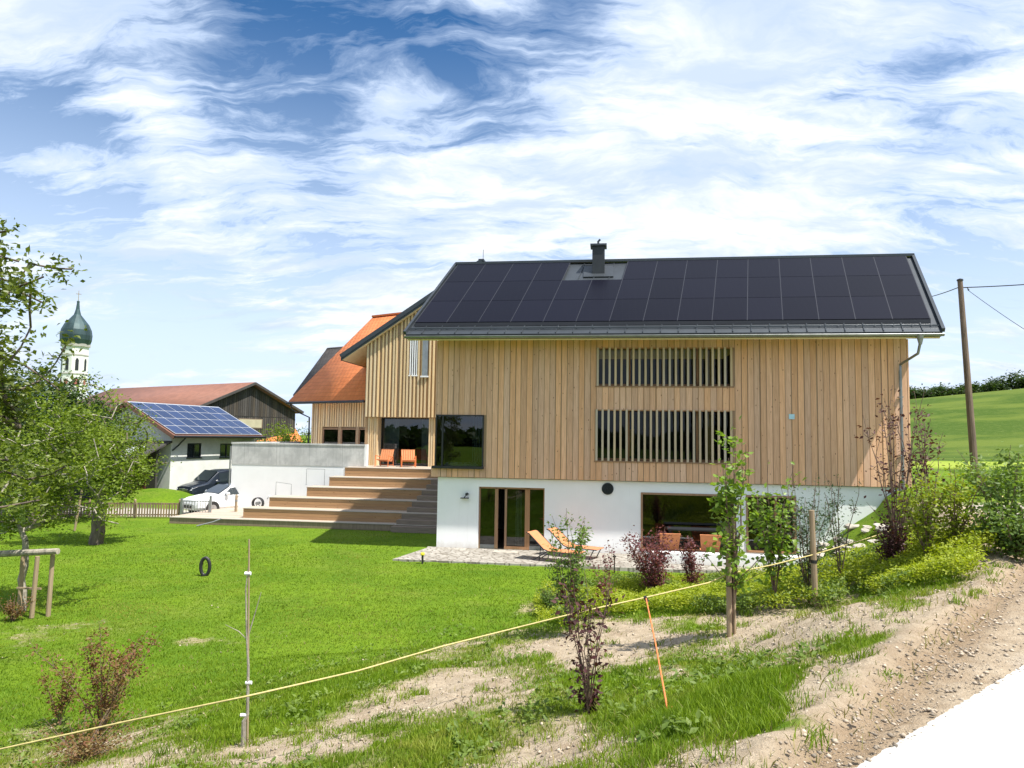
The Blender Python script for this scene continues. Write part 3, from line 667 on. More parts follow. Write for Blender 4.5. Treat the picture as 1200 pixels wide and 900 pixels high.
# ------------------------------------------------------------------ gable house behind
VG = 11.0; AP = (-.39, 11.05); TIP = (-8.06, 5.92); slope = (AP[1]-TIP[1])/(AP[0]-TIP[0])
GH = thing('timber_gable_house', 'tall house with battened timber gable above terrace glazing, behind the steps', 'house', A, TH)
def zr(u): return AP[1]-abs(u-AP[0])*slope
wL, wR, WB = -6.72, 6.0, 2.62
gb = MB(); NW = (-4.26, -3.84, 4.9, 6.86)
us = sorted([wL, NW[0], NW[1], AP[0], wR]); 
for a, b5 in zip(us[:-1], us[1:]):
    if a == NW[0]:
        gb.prism([(a, VG, WB), (b5, VG, WB), (b5, VG, NW[2]), (a, VG, NW[2])], (0, .12, 0)); gb.prism([(a, VG, NW[3]), (b5, VG, NW[3]), (b5, VG, zr(b5)-.25), (a, VG, zr(a)-.25)], (0, .12, 0))
    else: gb.prism([(a, VG, WB), (b5, VG, WB), (b5, VG, zr(b5)-.25), (a, VG, zr(a)-.25)], (0, .12, 0))
gb.box(wL, wR, VG+.12, VG+1.2, WB-.02, WB+.2)
gb.box(wL, wL+.12, VG+.12, VG+10, 0, zr(wL)-.3)
gb.box(wL+.12, wR, VG+9.8, VG+10, 0, 5); gb.box(wR-.1, wR, VG+.12, VG+9.8, 0, 6)
gb.build('gable_wall', M['wood_back'], GH)
bt = MB(); boards(bt, wL, wR, WB, lambda u: zr(u)-.3, VG, [NW], rng, .205, (.085, .10), (.065, .075)); bt.build('battens', M['wood_gable'], GH)
f = MB()
for k in range(4): c = NW[0]+.03+k*(.42-.06)/3; f.box(c-.03, c+.03, VG-.05, VG, NW[2], NW[3])
f.box(NW[0]-.05, NW[1]+.05, VG-.07, VG, NW[2]-.06, NW[2]); nw_ = f.build('window', M['white_paint'], GH); nw_['label'] = 'narrow slatted gable window'
MB().quad((NW[0], VG+.08, NW[2]), (NW[1], VG+.08, NW[2]), (NW[1], VG+.08, NW[3]), (NW[0], VG+.08, NW[3])).build('pane', M['glass_dark'], nw_)
f = MB(); f.box(-3.55, -3.25, VG-.1, VG-.0501, 4.86, 8.0); f.build('shutter', M['metal_grey'], GH)
f = MB(); f.box(-3.62, -3.2, VG-.16, VG-.045, 4.78, 4.855); f.build('window_sill', M['white_paint'], GH)
r_ = MB(); VO = VG-.32; VB2 = VG+10.4
r_.slab([(TIP[0], VO, TIP[1]), (AP[0], VO, AP[1]), (AP[0], VB2, AP[1]), (TIP[0], VB2, TIP[1])][::-1], -.0)if False else None
def roofslab(mb, a, b, v0, v1, t):
    (u0, z0), (u1, z1) = a, b
    mb.prism([(u0, v0, z0), (u1, v0, z1), (u1, v0, z1-t), (u0, v0, z0-t)], (0, v1-v0, 0))
roofslab(r_, TIP, AP, VO, VB2, .26); roofslab(r_, AP, (7.3, zr(7.3)), VO, VB2, .26)
r_.bar((TIP[0]-.02, VO-.02, TIP[1]-.03), (AP[0], VO-.02, AP[1]-.03), .05, .22)
r_.tube([(AP[0], VO+.6, AP[1]), (AP[0], VO+.6, AP[1]+.75)], .015, 6); r_.bar((AP[0], VO, AP[1]+.04), (AP[0], VB2, AP[1]+.04), .3, .1)
r_.build('roof', M['roof_metal'], GH)
r_ = MB(); roofslab(r_, (TIP[0]+.1, TIP[1]-.20), (AP[0], AP[1]-.265), VO+.03, VG+9, .04); r_.build('soffit', M['wood_gable'], GH)
# glazing
VGL = VG+.75
for (a, b6) in ((wL+.03, -6.0), (-3.18, -2.55)):
    ps = MB(); n = 6 if b6-a > .65 else 5
    ps.box(a, b6, VG+.2, VGL+.15, 0, WB-.02)
    for k in range(n): c = a+(b6-a)*(k+.5)/n; ps.box(c-.04, c+.04, VG+.14, VG+.2, 0, WB-.02)
    ps.build('post', M['wood_gable'], GH)
gf = MB(); gf.box(-6.0, 1.0, VGL-.04, VGL+.04, 0, .08); gf.box(-6, 1, VGL-.04, VGL+.04, WB-.08, WB-.02)
for u in (-6, -3.2, -2.55, .9): gf.box(u, u+.06, VGL-.04, VGL+.04, .08, WB-.08)
gz_ = gf.build('terrace_glazing', M['metal_dark'], GH); MB().quad((-6, VGL, .08), (1, VGL, .08), (1, VGL, WB-.08), (-6, VGL, WB-.08)).build('pane', M['glass_dark'], gz_)
for (a, b7) in ((-5.95, -5.0), (-3.75, -3.3), (-2.5, -1.8)):
    cu = MB(); n = int((b7-a)/.07)
    for k in range(n): cu.bar((a+k*.07, VGL+.3+.04*(k % 2), .05), (a+k*.07, VGL+.3+.04*(k % 2), WB-.1), .075, .02, (0, 1, 0))
    cu.build('curtain', M['curtain'], gz_)
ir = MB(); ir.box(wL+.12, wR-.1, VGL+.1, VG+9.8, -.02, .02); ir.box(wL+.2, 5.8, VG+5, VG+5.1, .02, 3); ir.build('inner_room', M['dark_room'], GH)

# ------------------------------------------------------------------ terrace, steps, parapet
TD = thing('terrace_steps', 'broad stepped timber seating terraces rising from lawn to glazing', 'steps', A, TH)
vr = [4.4, 4.95, 5.85, 6.75, 7.65, 8.55]; ul = [-13.55, -10.25, -9.45, -8.0, -7.25, -6.8]; zt_ = [-2.25, -1.8, -1.35, -.9, -.45, 0.]
uS = [-2.5, -2.9, -3.0, -2.6, -2.1, -1.55]   # left edge of the narrow stair
for k in range(6):
    v1 = vr[k+1] if k < 5 else VG+.3
    zb = -3.0 if k == 0 else zt_[k-1]
    s = MB(); ur = .0 if k < 5 else 3.5
    hgt = zt_[k]-.03-zb
    for j in range(3):
        z0 = zb+hgt*j/3+.003; z1 = zb+hgt*(j+1)/3-.003; s.box(ul[k], ur, vr[k]+.004*j, vr[k]+.05, z0 if zb > -2.9 or j else -3., z1)
    so_ = s.build('riser', M['wood_step'] if k else M['wood_fence'], TD)
    s = MB(); n = max(2, int((v1+.1-vr[k])/.14)); 
    for j in range(n):
        a = vr[k]-.03+(v1+.06-vr[k])*j/n; s.box(ul[k]-.02, ur, a, a+(v1+.06-vr[k])/n-.006, zt_[k]-.03, zt_[k])
    if k == 0:
        s = MB()
        for j in range(36): a = 4.37+j*.14; s.box(-13.57, -9.0 if a > 5 else ur, a, a+.134, -2.28, -2.25)
    s.build('tread', M['wood_tread'], TD)
    if k < 5:
        sb_ = MB(); sb_.box(ul[k]+.03, ur, vr[k]+.06, v1+.04, zb-.02, zt_[k]-.032); sb_.build('carcass', M['wood_fence'], TD)
top_ = MB(); top_.box(-6.9, 3, 8.62, VG+8, -3, -.032); top_.build('deck_base', M['plaster'], TD)
ST = thing('side_stair', 'narrow weathered grey timber stair beside the white house corner', 'stair', A, TH)
for k in range(11):
    z = -2.55+.2318*(k+1); v = 4.0+k*.42; s = MB(); uo = -2.9+.11*k if k < 9 else -1.6
    s.box(uo, -.6+.1*k, v, v+.47, z-.23, z+.015); s.build('step', M['wood_grey'], ST)
VW = 9.2
PW = thing('parapet_wall', 'white retaining wall with a bare concrete parapet band along the terrace', 'wall', A, TH)
s = MB(); s.box(-13.3, -6.3, VW, VW+.25, -3, .0); s.box(-13.3, -6.9, VW+.25, VG+6, -.2, -.0); s.build('lower_wall', M['plaster'], PW)
s = MB(); s.box(-13.32, -6.02, VW-.02, VW+.26, .0, 1.07); s.box(-13.32, -13.06, VW+.26, VG+6, 0, 1.07); s.build('parapet_band', M['concrete'], PW)
s = MB(); s.box(-13.35, -6.0, VW-.05, VW+.29, 1.07, 1.15); s.box(-13.35, -13.03, VW+.29, VG+6, 1.07, 1.15); s.build('coping', M['concrete'], PW)
s = MB(); s.box(-6.02, -5.9, VW-.02, VW+.26, .02, 1.15); s.build('sunlit_end', M['white_paint'], PW)  # white colour stands in for sunlight on the parapet's concrete end
s = MB(); s.tube([(-13.36, VW-.06, -2.3), (-13.36, VW-.06, .95)], .04, 8); s.build('downpipe', M['metal_grey'], PW)
for (a, vv, z) in ((-8.55, 7.9, -.9), (-9.75, 7.1, -1.35)):
    r = thing('handrail', 'thin steel handrail on the %s seating step by the white wall' % ('upper' if z > -1 else 'middle'), 'handrail', HW(a, vv, z), TH)
    s = MB(); s.tube([(0, 0, 0), (0, 0, .62), (.75, .1, .52), (.75, .1, 0)] if z < -1 else [(0, 0, 0), (0, 0, .8), (.95, 0, .8), (.95, 0, 0)], .013, 8); s.build('rail', M['metal_grey'], r)
    s = MB(); s.lathe([(.05, 0), (.05, .012)], 10); s.build('foot_plate', M['metal_grey'], r)
# hose reel
r = thing('hose_reel', 'black coiled garden hose reel against white wall by the lowest step', 'hose reel', HW(-11.75, 8.6, -2.25), TH)
s = MB()
for k in range(5): s.tube([(.0+.28*math.cos(a)+.3, -.05+k*.045, .3+.28*math.sin(a)) for a in np.linspace(0, 2*math.pi, 18)], .025, 6)
s.build('hose_coil', M['black'], r)
s = MB(); s.lathe([(.08, -.1), (.08, .2)], 12, (.3, 0, .3), 'Y'); s.bar((.1, .05, 0), (.3, .05, .3), .03); s.bar((.5, .05, 0), (.3, .05, .3), .03); s.build('reel_frame', M['metal_grey'], r)
r = thing('water_post', 'white water tap post standing by the white wall', 'tap post', HW(-10.75, 8.4, -2.25), TH)
s = MB(); s.box(-.05, .05, -.05, .05, 0, .75); s.build('post', M['white_paint'], r); s = MB(); s.tube([(0, -.05, .62), (0, -.14, .62), (0, -.15, .56)], .02, 8); s.build('tap', M['metal_grey'], r)
# terrace chairs
def lounge_chair(name, label, loc, rz, grp):
    t = thing(name, label, 'chair', loc, rz, grp)
    for s_ in (-1, 1):
        m = MB(); x = s_*.36; m.tube([(x, -.36, 0), (x, -.32, .58), (x, .30, .50)], .022, 8); m.tube([(x, .36, 0), (x, .26, .52)], .022, 8); m.build('side_frame', M['orange_cord'], t)
    m = MB(); m.slab([(-.33, -.33, .40), (.33, -.33, .40), (.33, .22, .28), (-.33, .22, .28)], .03); m.build('seat', M['orange_fabric'], t)
    m = MB()
    for k in range(6): x = -.3+k*.12; m.bar((x, .20, .3), (x, .42, .86), .1, .02, (0, 1, 0))
    m.bar((-.36, .43, .88), (.36, .43, .88), .04); m.build('backrest', M['orange_fabric'], t)
    m = MB(); m.tube([(-.36, .3, .08), (.36, .3, .08)], .015, 6); m.build('stretcher', M['orange_cord'], t)
    return t
lounge_chair('terrace_chair', 'orange lounge chair on terrace nearer the concrete parapet', HW(-5.25, 10.1, .0), TH-.1+math.pi*0, 'orange chairs on the terrace')
lounge_chair('terrace_chair', 'orange lounge chair on terrace nearer the white farmhouse', HW(-3.95, 10.1, .0), TH+.35, 'orange chairs on the terrace')
# patio
def slabs():
    m, t, b, _ = newmat('patio_paving'); tc = t.node('ShaderNodeTexCoord').outputs['Object']
    mp = t.node('ShaderNodeMapping', {'Vector': tc, 'Scale': (3.6, 6.5, .01)}).outputs[0]
    vo = t.node('ShaderNodeTexVoronoi', {'Vector': mp, 'Scale': 1.0, 'Randomness': .8}); ve = t.node('ShaderNodeTexVoronoi', {'Vector': mp, 'Scale': 1.0, 'Randomness': .8}, feature='DISTANCE_TO_EDGE')
    sp = t.node('ShaderNodeSeparateColor', {0: vo.outputs['Color']}).outputs[0]
    col = t.mix(sp, (.46, .43, .375), (.31, .285, .245)); col = t.mix(t.mapr(t.noise(tc, 6, 7, .7), .42, .7, 0, .5), col, (.24, .20, .16)); j = t.mapr(ve.outputs['Distance'], .03, .09, 1, 0); col = t.mix(j, col, (.19, .165, .13))
    t.l.new(col, b.inputs['Base Color']); b.inputs['Roughness'].default_value = .9
    bn = t.node('ShaderNodeBump', {'Strength': .8, 'Distance': .03, 'Height': t.math('MULTIPLY', j, -1.)}); t.l.new(bn.outputs[0], b.inputs['Normal']); return m
M['patio'] = slabs()
s = MB(); s.prism([(-.7, -2.75, -2.9), (3.4, -2.72, -2.9), (9.0, -2.6, -2.9), (13.4, -2.1, -2.9), (13.4, .15, -2.9), (-.25, .15, -2.9), (-.2, -.2, -2.9)], (0, 0, .41))
po_ = s.build('patio', M['patio']); po_.location = A; po_.rotation_euler = (0, 0, TH); tag(po_, kind='structure')
dm = MB(); dm.box(2.35, 3.25, -.75, -.25, -2.49, -2.465); o_ = dm.build('door_mat', M['stone']); o_.location = A; o_.rotation_euler = (0, 0, TH); tag(o_, 'flat pale mat lying on paving before patio door', 'door mat')
# window bench / low white ledge in front of the wide window
lb = MB(); lb.box(7.7, 12.9, -1.6, -1.25, -2.49, -2.12); o_ = lb.build('garden_ledge', M['plaster'], bevel=.01); o_.location = A; o_.rotation_euler = (0, 0, TH); tag(o_, 'long low white ledge on patio before the picture windows', 'ledge')
def lounger(label, loc, rz):
    t = thing('sun_lounger', label, 'sun lounger', loc, rz, 'loungers on the patio')
    m = MB(); top = [(-1.0, .92), (-.92, .90), (-.35, .42), (-.15, .36), (.9, .36)]
    for (a, b8) in zip(top[:-1], top[1:]): m.slab([(a[0], -.32, a[1]), (b8[0], -.32, b8[1]), (b8[0], .32, b8[1]), (a[0], .32, a[1])], .025)
    m.build('sling', M['salmon_fabric'], t)
    for s_ in (-1, 1):
        m = MB(); y = s_*.34; m.tube([(-1.0, y, .91), (-.9, y, .88), (-.35, y, .41), (-.15, y, .345), (.9, y, .345)], .018, 6); m.build('side_rail', M['metal_dark'], t)
        m = MB(); m.tube([(-.2, y, .34), (-.75, y, .0)], .018, 6); m.tube([(-.45, y, .47), (-.5, y, 0)], .014, 6); m.build('leg', M['metal_dark'], t)
        m = MB(); m.tube([(.8, y, .34), (.62, y, .0)], .018, 6); m.build('leg', M['metal_dark'], t)
    return t
lounger('salmon sun lounger closest to the lawn on the patio', HW(4.75, -1.9, -2.49), TH-.38)
lounger('salmon sun lounger closer to the white wall on patio', HW(5.35, -.9, -2.49), TH-.38)
def pchair(label, loc, rz):
    t = thing('patio_chair', label, 'chair', loc, rz, 'chairs on the patio')
    m = MB(); m.slab([(-.36, -.02, .92), (-.30, .16, .36), (.30, .16, .36), (.36, -.02, .92)], .03); m.build('backrest', M['salmon_fabric'], t)
    m = MB(); m.slab([(-.32, .16, .38), (.32, .16, .38), (.32, .72, .42), (-.32, .72, .42)], .03); m.build('seat', M['salmon_fabric'], t)
    for s_ in (-1, 1):
        m = MB(); m.tube([(s_*.34, .1, 0), (s_*.34, .12, .38), (s_*.34, .7, .42), (s_*.34, .72, 0)], .015, 6); m.build('leg_frame', M['metal_dark'], t)
    return t
pchair('orange chair half hidden behind the purple bush on patio', HW(8.55, -1.05, -2.49), TH+.1); pchair('orange chair with plain back beside the tree stake on patio', HW(9.9, -1.05, -2.49), TH)
tb = thing('dining_table', 'black garden table before the wide picture window', 'table', HW(9.6, -.45, -2.49), TH)
s = MB(); s.box(-1.1, 1.4, -.28, .42, 1.0, 1.04); s.build('table_top', M['metal_dark'], tb)
for x in (-1.0, 1.3):
    for y in (-.22, .36): s = MB(); s.tube([(x, y, 0), (x, y, 1.0)], .022, 8); s.build('leg', M['metal_dark'], tb)
# lights and posts on lawn
def smallpost(name, lab, cat, loc, h, parts):
    t = thing(name, lab, cat, loc)
    for (nm, prof, mt) in parts: MB().lathe(prof, 12).build(nm, mt, t)
    return t
q = G(495, 661); smallpost('garden_peg', 'short black peg with yellow cap at the patio corner', 'peg', q, .3, [('shaft', [(.035, -.05), (.035, .28)], M['black']), ('cap', [(.055, .28), (.075, .32), (.055, .37)], M['yellow'])])
q = G(720, 672); smallpost('path_light', 'slim black path light at edge of patio', 'path light', q, .6, [('shaft', [(.02, -.05), (.02, .5)], M['black']), ('head', [(.06, .5), (.06, .54), (.01, .56)], M['black'])])
q = G(240, 675); t = thing('drain_loop', 'upright black loop of ribbed pipe in the lawn', 'pipe', q)
s = MB(); s.tube([(.13*math.cos(a), 0, .27+.25*math.sin(a)) for a in np.linspace(-math.pi/2-.25, 1.5*math.pi+.25, 26)], .05, 10); s.build('pipe_loop', M['black'], t)
s = MB(); s.tube([(-.05, .0, -.05), (-.05, .0, .06)], .06, 10); s.build('collar', M['black'], t)

# ------------------------------------------------------------------ generic roofs with tile coordinates
def tile_roof(name, mat, parent, quads, thick=.12):
    "quads: eave0, eave1, ridge1, ridge0 in parent's space"
    V_, F_, ru, rv = [], [], [], []
    for (a, b, c, d) in quads:
        a, b, c, d = map(Vector, (a, b, c, d)); e = (b-a).normalized(); n = e.cross(d-a).normalized(); s = n.cross(e); k = len(V_)
        for p in (a, b, c, d): V_.append(p); ru.append((p-a).dot(e)); rv.append((p-a).dot(s))
        for p in (a, b, c, d): V_.append(p-n*thick); ru.append((p-a).dot(e)); rv.append((p-a).dot(s))
        for f in ((0, 1, 2, 3), (7, 6, 5, 4), (0, 4, 5, 1), (1, 5, 6, 2), (2, 6, 7, 3), (3, 7, 4, 0)): F_.append(tuple(i+k for i in f))
    return npmesh(name, np.array([tuple(v) for v in V_]), np.array(F_), mat, parent, attrs={'ru': ru, 'rv': rv})
# orange tiled wing
P0 = P(338, 470, 42.5); th2 = math.atan2(-.558, .83)
OW = thing('orange_tiled_wing', 'battened timber wing under bright orange tile roof beside the gable house', 'house', (P0.x, P0.y, 0), th2)
ez2, rz2, D2, LW = P0.z, P0.z+6.1, 6.79, 6.0
o1 = tile_roof('roof', M['tile_orange'], OW, [((0, 0, ez2), (6.5, 0, ez2), (9.5, D2, rz2), (0, D2, rz2)), ((LW, 2*D2, ez2), (0, 2*D2, ez2), (0, D2, rz2-.01), (LW, D2, rz2-.01))], .14)
s = MB(); s.bar((0, D2, rz2+.03), (9.5, D2, rz2+.03), .25, .12); s.build('ridge_tiles', M['tile_orange'], o1)
s = MB(); s.box(.95, LW, 1.0, 1.15, 3.1-.8, ez2+.75)
holes_wall(s, .95, LW, -.3, 2.3, 1.0, 1.15, [(1.95, 3.3, .3, 2.05), (3.5, 4.75, .3, 2.05), (4.95, 5.9, .3, 2.05)])
s.box(.95, 1.1, 1.15, 2*D2-1, -.3, ez2+.75); s.add([(.95, 1.0, ez2+.7), (.95, 2*D2-1, ez2+.7), (.95, D2, rz2-.2)], [(0, 2, 1)]); s.build('wall', M['wood_back'], OW)
s = MB(); boards(s, .95, LW, -.3, ez2+.72, 1.0, [(1.9, 5.95, -1, 2.1)], rng, .2, (.10, .12), (.035, .045)); s.build('battens', M['wood_gable'], OW)
for (a, b9) in ((1.95, 3.3), (3.5, 4.75), (4.95, 5.9)):
    s = MB(); s.box(a, a+.06, 1.03, 1.1, .3, 2); s.box(b9-.06, b9, 1.03, 1.1, .3, 2); s.box(a+.06, b9-.06, 1.03, 1.1, 1.93, 2); fr_ = s.build('window', M['wood_frame'], OW); MB().quad((a+.06, 1.07, .3), (b9-.06, 1.07, .3), (b9-.06, 1.07, 1.93), (a+.06, 1.07, 1.93)).build('pane', M['glass_dark'], fr_)
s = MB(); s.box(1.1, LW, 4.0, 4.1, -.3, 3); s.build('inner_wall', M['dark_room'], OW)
s = MB(); s.tube([(-.05, -.08, ez2-.12), (6.45, -.08, ez2-.12)], .075, 8); s.build('gutter', M['metal_dark'], OW)
s = MB(); s.tube([(.3, -.08, ez2-.18), (.3, .05, ez2-.5), (.85, .9, ez2-.95), (.88, .93, -.3)], .05, 8); s.build('downpipe', M['metal_dark'], OW)
# dark roof behind
P1 = P(343, 463, 48.3); DR = thing('dark_roofed_house', 'house with dark brown tiled roof showing left of the orange roof', 'house', (P1.x, P1.y, 0), th2)
rz3 = P(378, 408, 51.0).z
tile_roof('roof', M['tile_grey'], DR, [((0, 0, P1.z), (7, 0, P1.z), (7, 2.9, rz3), (0, 2.9, rz3)), ((7, 5.8, P1.z), (0, 5.8, P1.z), (0, 2.9, rz3-.01), (7, 2.9, rz3-.01))], .14)
s = MB(); s.prism([(2.4, 1.5, -2), (2.4, 4.3, -2), (2.4, 4.3, P1.z+.8), (2.4, 2.9, rz3-.35), (2.4, 1.5, P1.z+.8)], (4, 0, 0)); s.build('wall', M['wood_dark'], DR)
# farther orange house and its lean-to
P2 = P(331, 514, 62); FO = thing('far_orange_roof_house', 'small house with orange roof glimpsed between barn and timber wing', 'house', (P2.x, P2.y, 0), rad(40))
e3 = P(331, 517, 62).z; r3 = P(331, 482, 66).z
tile_roof('roof', M['tile_orange'], FO, [((-5, 0, e3), (1.9, 0, e3), (1.9, 4.2, r3), (-5, 4.2, r3)), ((1.9, 8.4, e3), (-5, 8.4, e3), (-5, 4.2, r3-.01), (1.9, 4.2, r3-.01))], .14)
s = MB(); s.prism([(1.6, .4, -3), (1.6, 8, -3), (1.6, 8, e3+.1), (1.6, 4.2, r3-.3), (1.6, .4, e3+.1)], (-6, 0, 0)); s.build('wall', M['wood_dark'], FO)

# ------------------------------------------------------------------ barn
gc = P(295, 448, 60); dB = Vector((-.84, .54, 0)).normalized(); thB = math.atan2(dB.y, dB.x)
BN = thing('old_barn', 'old weathered dark timber barn with brown tiled roof, behind solar shed', 'barn', (gc.x, gc.y, 0), thB)
# local: x away along ridge, y: left of dir. near-left eave is y>0 ? compute by sign
ezb, rzb, Wb = 3.85, gc.z, 4.75; lz = -2.6
tile_roof('roof', M['tile_brown'], BN, [((22, 5.2, ezb-.2), (-.5, 5.2, ezb-.2), (-.5, 0, rzb), (22, 0, rzb)), ((-.5, -5.2, ezb-.2), (22, -5.2, ezb-.2), (22, 0, rzb-.01), (-.5, 0, rzb-.01))], .2)
s = MB(); s.prism([(0, Wb, lz), (0, -Wb, lz), (0, -Wb, ezb-.2), (0, 0, rzb-.25), (0, Wb, ezb-.2)], (.15, 0, 0)); s.box(.15, 22, Wb-.15, Wb, lz, ezb-.2); s.box(.15, 22, -Wb, -Wb+.15, lz, ezb-.2); s.build('wall', M['wood_dark'], BN)
s = MB(); n = 46
for k in range(n):
    y = -Wb+(k+.5)*2*Wb/n; zt = ezb-.2+(rzb-ezb)*(1-abs(y)/Wb)-.15; s.box(-.03, -.002, y-.085, y+.085, 3.05, zt); s.box(-.045, -.002, y-.09, y+.08, lz, 3.0)
s.build('gable_boards', M['wood_dark'], BN)
s = MB(); s.bar((-.52, 5.25, ezb-.3), (-.52, 0, rzb-.1), .05, .2); s.bar((-.52, -5.25, ezb-.3), (-.52, 0, rzb-.1), .05, .2); s.build('bargeboard', M['wood_dark'], BN)
s = MB(); s.box(-.08, -.046, -1.2, 1.2, 2.05, 2.85); fr_ = s.build('window', M['wood_fence'], BN); s = MB(); s.box(-.09, -.081, -1.1, 1.1, 2.12, 2.78); s.build('pane', plain('cream_panel', (.42, .38, .26), .7, .1, 2), fr_)
# ------------------------------------------------------------------ shed with blue panels
gp = P(145, 471, 44); dP = Vector((.32, .946, 0)).normalized(); thP = math.atan2(dP.y, dP.x)
PS = thing('solar_shed', 'low white shed whose brown roof carries rows of blue solar panels', 'shed', (gp.x, gp.y, 0), thP)
ezs, rzs, Ws, Ls = 1.42, gp.z, 4.0, 8.3; lz = -2.7
tile_roof('roof', M['tile_brown'], PS, [((0, -4.05, ezs), (Ls, -4.05, ezs), (Ls, 0, rzs), (0, 0, rzs)), ((Ls, 4.05, ezs), (0, 4.05, ezs), (0, 0, rzs-.01), (Ls, 0, rzs-.01))], .16)
s = MB(); s.prism([(.5, -3.4, lz), (.5, 3.4, lz), (.5, 3.4, ezs+.15), (.5, 0, rzs-.3), (.5, -3.4, ezs+.15)], (.2, 0, 0)); s.build('gable_wall', M['plaster_old'], PS)
SW = [(1.8, 3.0, .05, .95), (4.7, 6.0, .0, .92)]
s = MB(); k0 = len(s.v); holes_wall(s, .7, Ls-.2, lz, ezs+.1, 0, .25, SW); s.v = [(x, -3.4+y, z) for (x, y, z) in s.v]; s.box(Ls-.4, Ls-.2, -3.1, 3.4, lz, ezs+.1); s.box(.7, Ls-.2, 3.2, 3.4, lz, ezs); s.build('long_wall', M['plaster_old'], PS)
for (a, b10, z0, z1) in SW:
    s = MB(); s.box(a, a+.07, -3.38, -3.3, z0, z1); s.box(b10-.07, b10, -3.38, -3.3, z0, z1); s.box(a, b10, -3.38, -3.3, z1-.07, z1); s.box(a-.05, b10+.05, -3.46, -3.3, z0-.06, z0); s.box((a+b10)/2-.03, (a+b10)/2+.03, -3.38, -3.3, z0, z1); fr_ = s.build('window', M['metal_dark'], PS)
    MB().quad((a, -3.33, z0), (b10, -3.33, z0), (b10, -3.33, z1), (a, -3.33, z1)).build('pane', M['car_glass'], fr_)
s = MB(); s.tube([(-.05, -4.15, ezs-.05), (Ls, -4.15, ezs-.05)], .07, 8); s.tube([(.9, -4.1, ezs-.1), (.85, -3.6, ezs-.6), (.5, -3.5, ezs-.9)], .045, 8); s.build('gutter', M['metal_dark'], PS)
s = MB(); s.bar((-.03, -4.1, ezs-.1), (-.03, 0, rzs-.05), .04, .22); s.bar((-.03, 4.1, ezs-.1), (-.03, 0, rzs-.05), .04, .22); s.build('bargeboard', M['tile_brown'] if False else plain('brown_fascia', (.2, .1, .065), .8), PS)
nc, nr = 8, 4
def sp_(x, f, l=.1): return Vector((x, -4.05*(1-f), ezs+(rzs-ezs)*f+l))
for r in range(nr):
    for c in range(nc):
        x0 = .25+(Ls-.4)*c/nc; x1 = x0+(Ls-.4)/nc-.075; f0 = .03+.94*r/nr; f1 = f0+.94/nr-.018
        a = MB().slab([sp_(x0, f0), sp_(x1, f0), sp_(x1, f1), sp_(x0, f1)], .03).build('solar_panel', M['pv_blue'], PS)
s = MB(); s.slab([sp_(.2, .02, .085), sp_(Ls-.1, .02, .085), sp_(Ls-.1, .985, .085), sp_(.2, .985, .085)], .02); s.build('panel_rails', M['pv_frame_silver'], PS)
# lean-to in front of the gable
LT = thing('lean_to', 'dark open lean-to with glazed roof against the white shed gable', 'lean-to', (gp.x, gp.y, 0), thP)
s = MB(); s.slab([(-2.6, 3.6, -.1), (-2.6, -3.5, -.1), (.45, -3.5, 1.1), (.45, 3.6, 1.1)], .1); rr = s.build('roof', M['wood_dark'], LT)
for k in range(3): MB().slab([(-2.2, 2.4-k*2.0, .13), (-2.2, 1.4-k*2., .13), (-.6, 1.4-k*2., .76), (-.6, 2.4-k*2., .76)], .03).build('skylight', M['car_lamp'], rr)
for y in (-3.3, -1.0, 1.2, 3.4): s = MB(); s.box(-2.45, -2.25, y-.1, y+.1, -2.75, -.15); s.build('post', M['wood_grey'], LT)
s = MB(); s.box(-.3, -.15, -3.1, 3.4, -2.75, .6); s.build('back_wall', M['wood_dark'], LT)
s = MB(); s.box(-.36, -.31, -2.4, -.8, -2.6, -.7); s.build('door', M['tile_brown'] if False else plain('red_brown_door', (.11, .035, .02), .7), LT)
# ------------------------------------------------------------------ church tower
CH = thing('church_tower', 'distant white church tower with green copper onion dome', 'tower', (P(86.5, 440, 200).x, 200, -3), rad(20)); CH.scale = (.84, .84, 1)
s = MB(); s.lathe([(4.0, 0), (4.0, 28.6)], 8); s.build('tower_shaft', M['church'], CH)
for z, r, h_ in ((20.3, 4.15, .35), (28.2, 4.45, .8), (25.6, 4.1, .35)): MB().lathe([(r, z), (r, z+h_)], 8).build('cornice', M['church_trim'], CH)
s = MB(); s.lathe([(4.3, 29.0), (4.75, 30.2), (4.85, 31.5), (4.55, 33.0), (3.7, 34.6), (2.4, 36.0), (1.1, 37.4), (.6, 39.0), (.38, 41), (.5, 41.2), (.05, 41.6)], 16); dm_ = s.build('onion_dome', M['copper'], CH, smooth=False)
s = MB(); s.bar((0, 0, 41.4), (0, 0, 44.4), .14); s.bar((-.8, 0, 43.4), (.8, 0, 43.4), .14); s.build('cross', M['gold'], dm_)
for k in range(8):
    a = math.pi/8+k*math.pi/4; r = 4.0*math.cos(math.pi/8)
    n_ = Vector((math.cos(a), math.sin(a), 0)); tt = Vector((-math.sin(a), math.cos(a), 0)); c = n_*(r+.02)
    if k % 1 == 0:
        s = MB(); s.prism([c+tt*x+Vector((0, 0, z)) for x, z in ((-.5, 21.4), (.5, 21.4), (.5, 24.2), (.25, 24.8), (-.25, 24.8), (-.5, 24.2))], n_*.06); s.build('belfry_window', M['metal_dark'], CH)
        s = MB(); cc = c+Vector((0, 0, 18.2)); s.prism([cc+tt*1.1*math.cos(q)+Vector((0, 0, 1.1*math.sin(q))) for q in np.linspace(0, 2*math.pi, 17)[:-1]], n_*.1); ck = s.build('clock_face', M['church'] if k % 2 else M['metal_dark'], CH)
        s = MB(); s.prism([cc+n_*.1+tt*.7*math.cos(q)+Vector((0, 0, .7*math.sin(q))) for q in np.linspace(0, 2*math.pi, 17)[:-1]], n_*.05); s.build('clock_dial', M['clock'], ck)

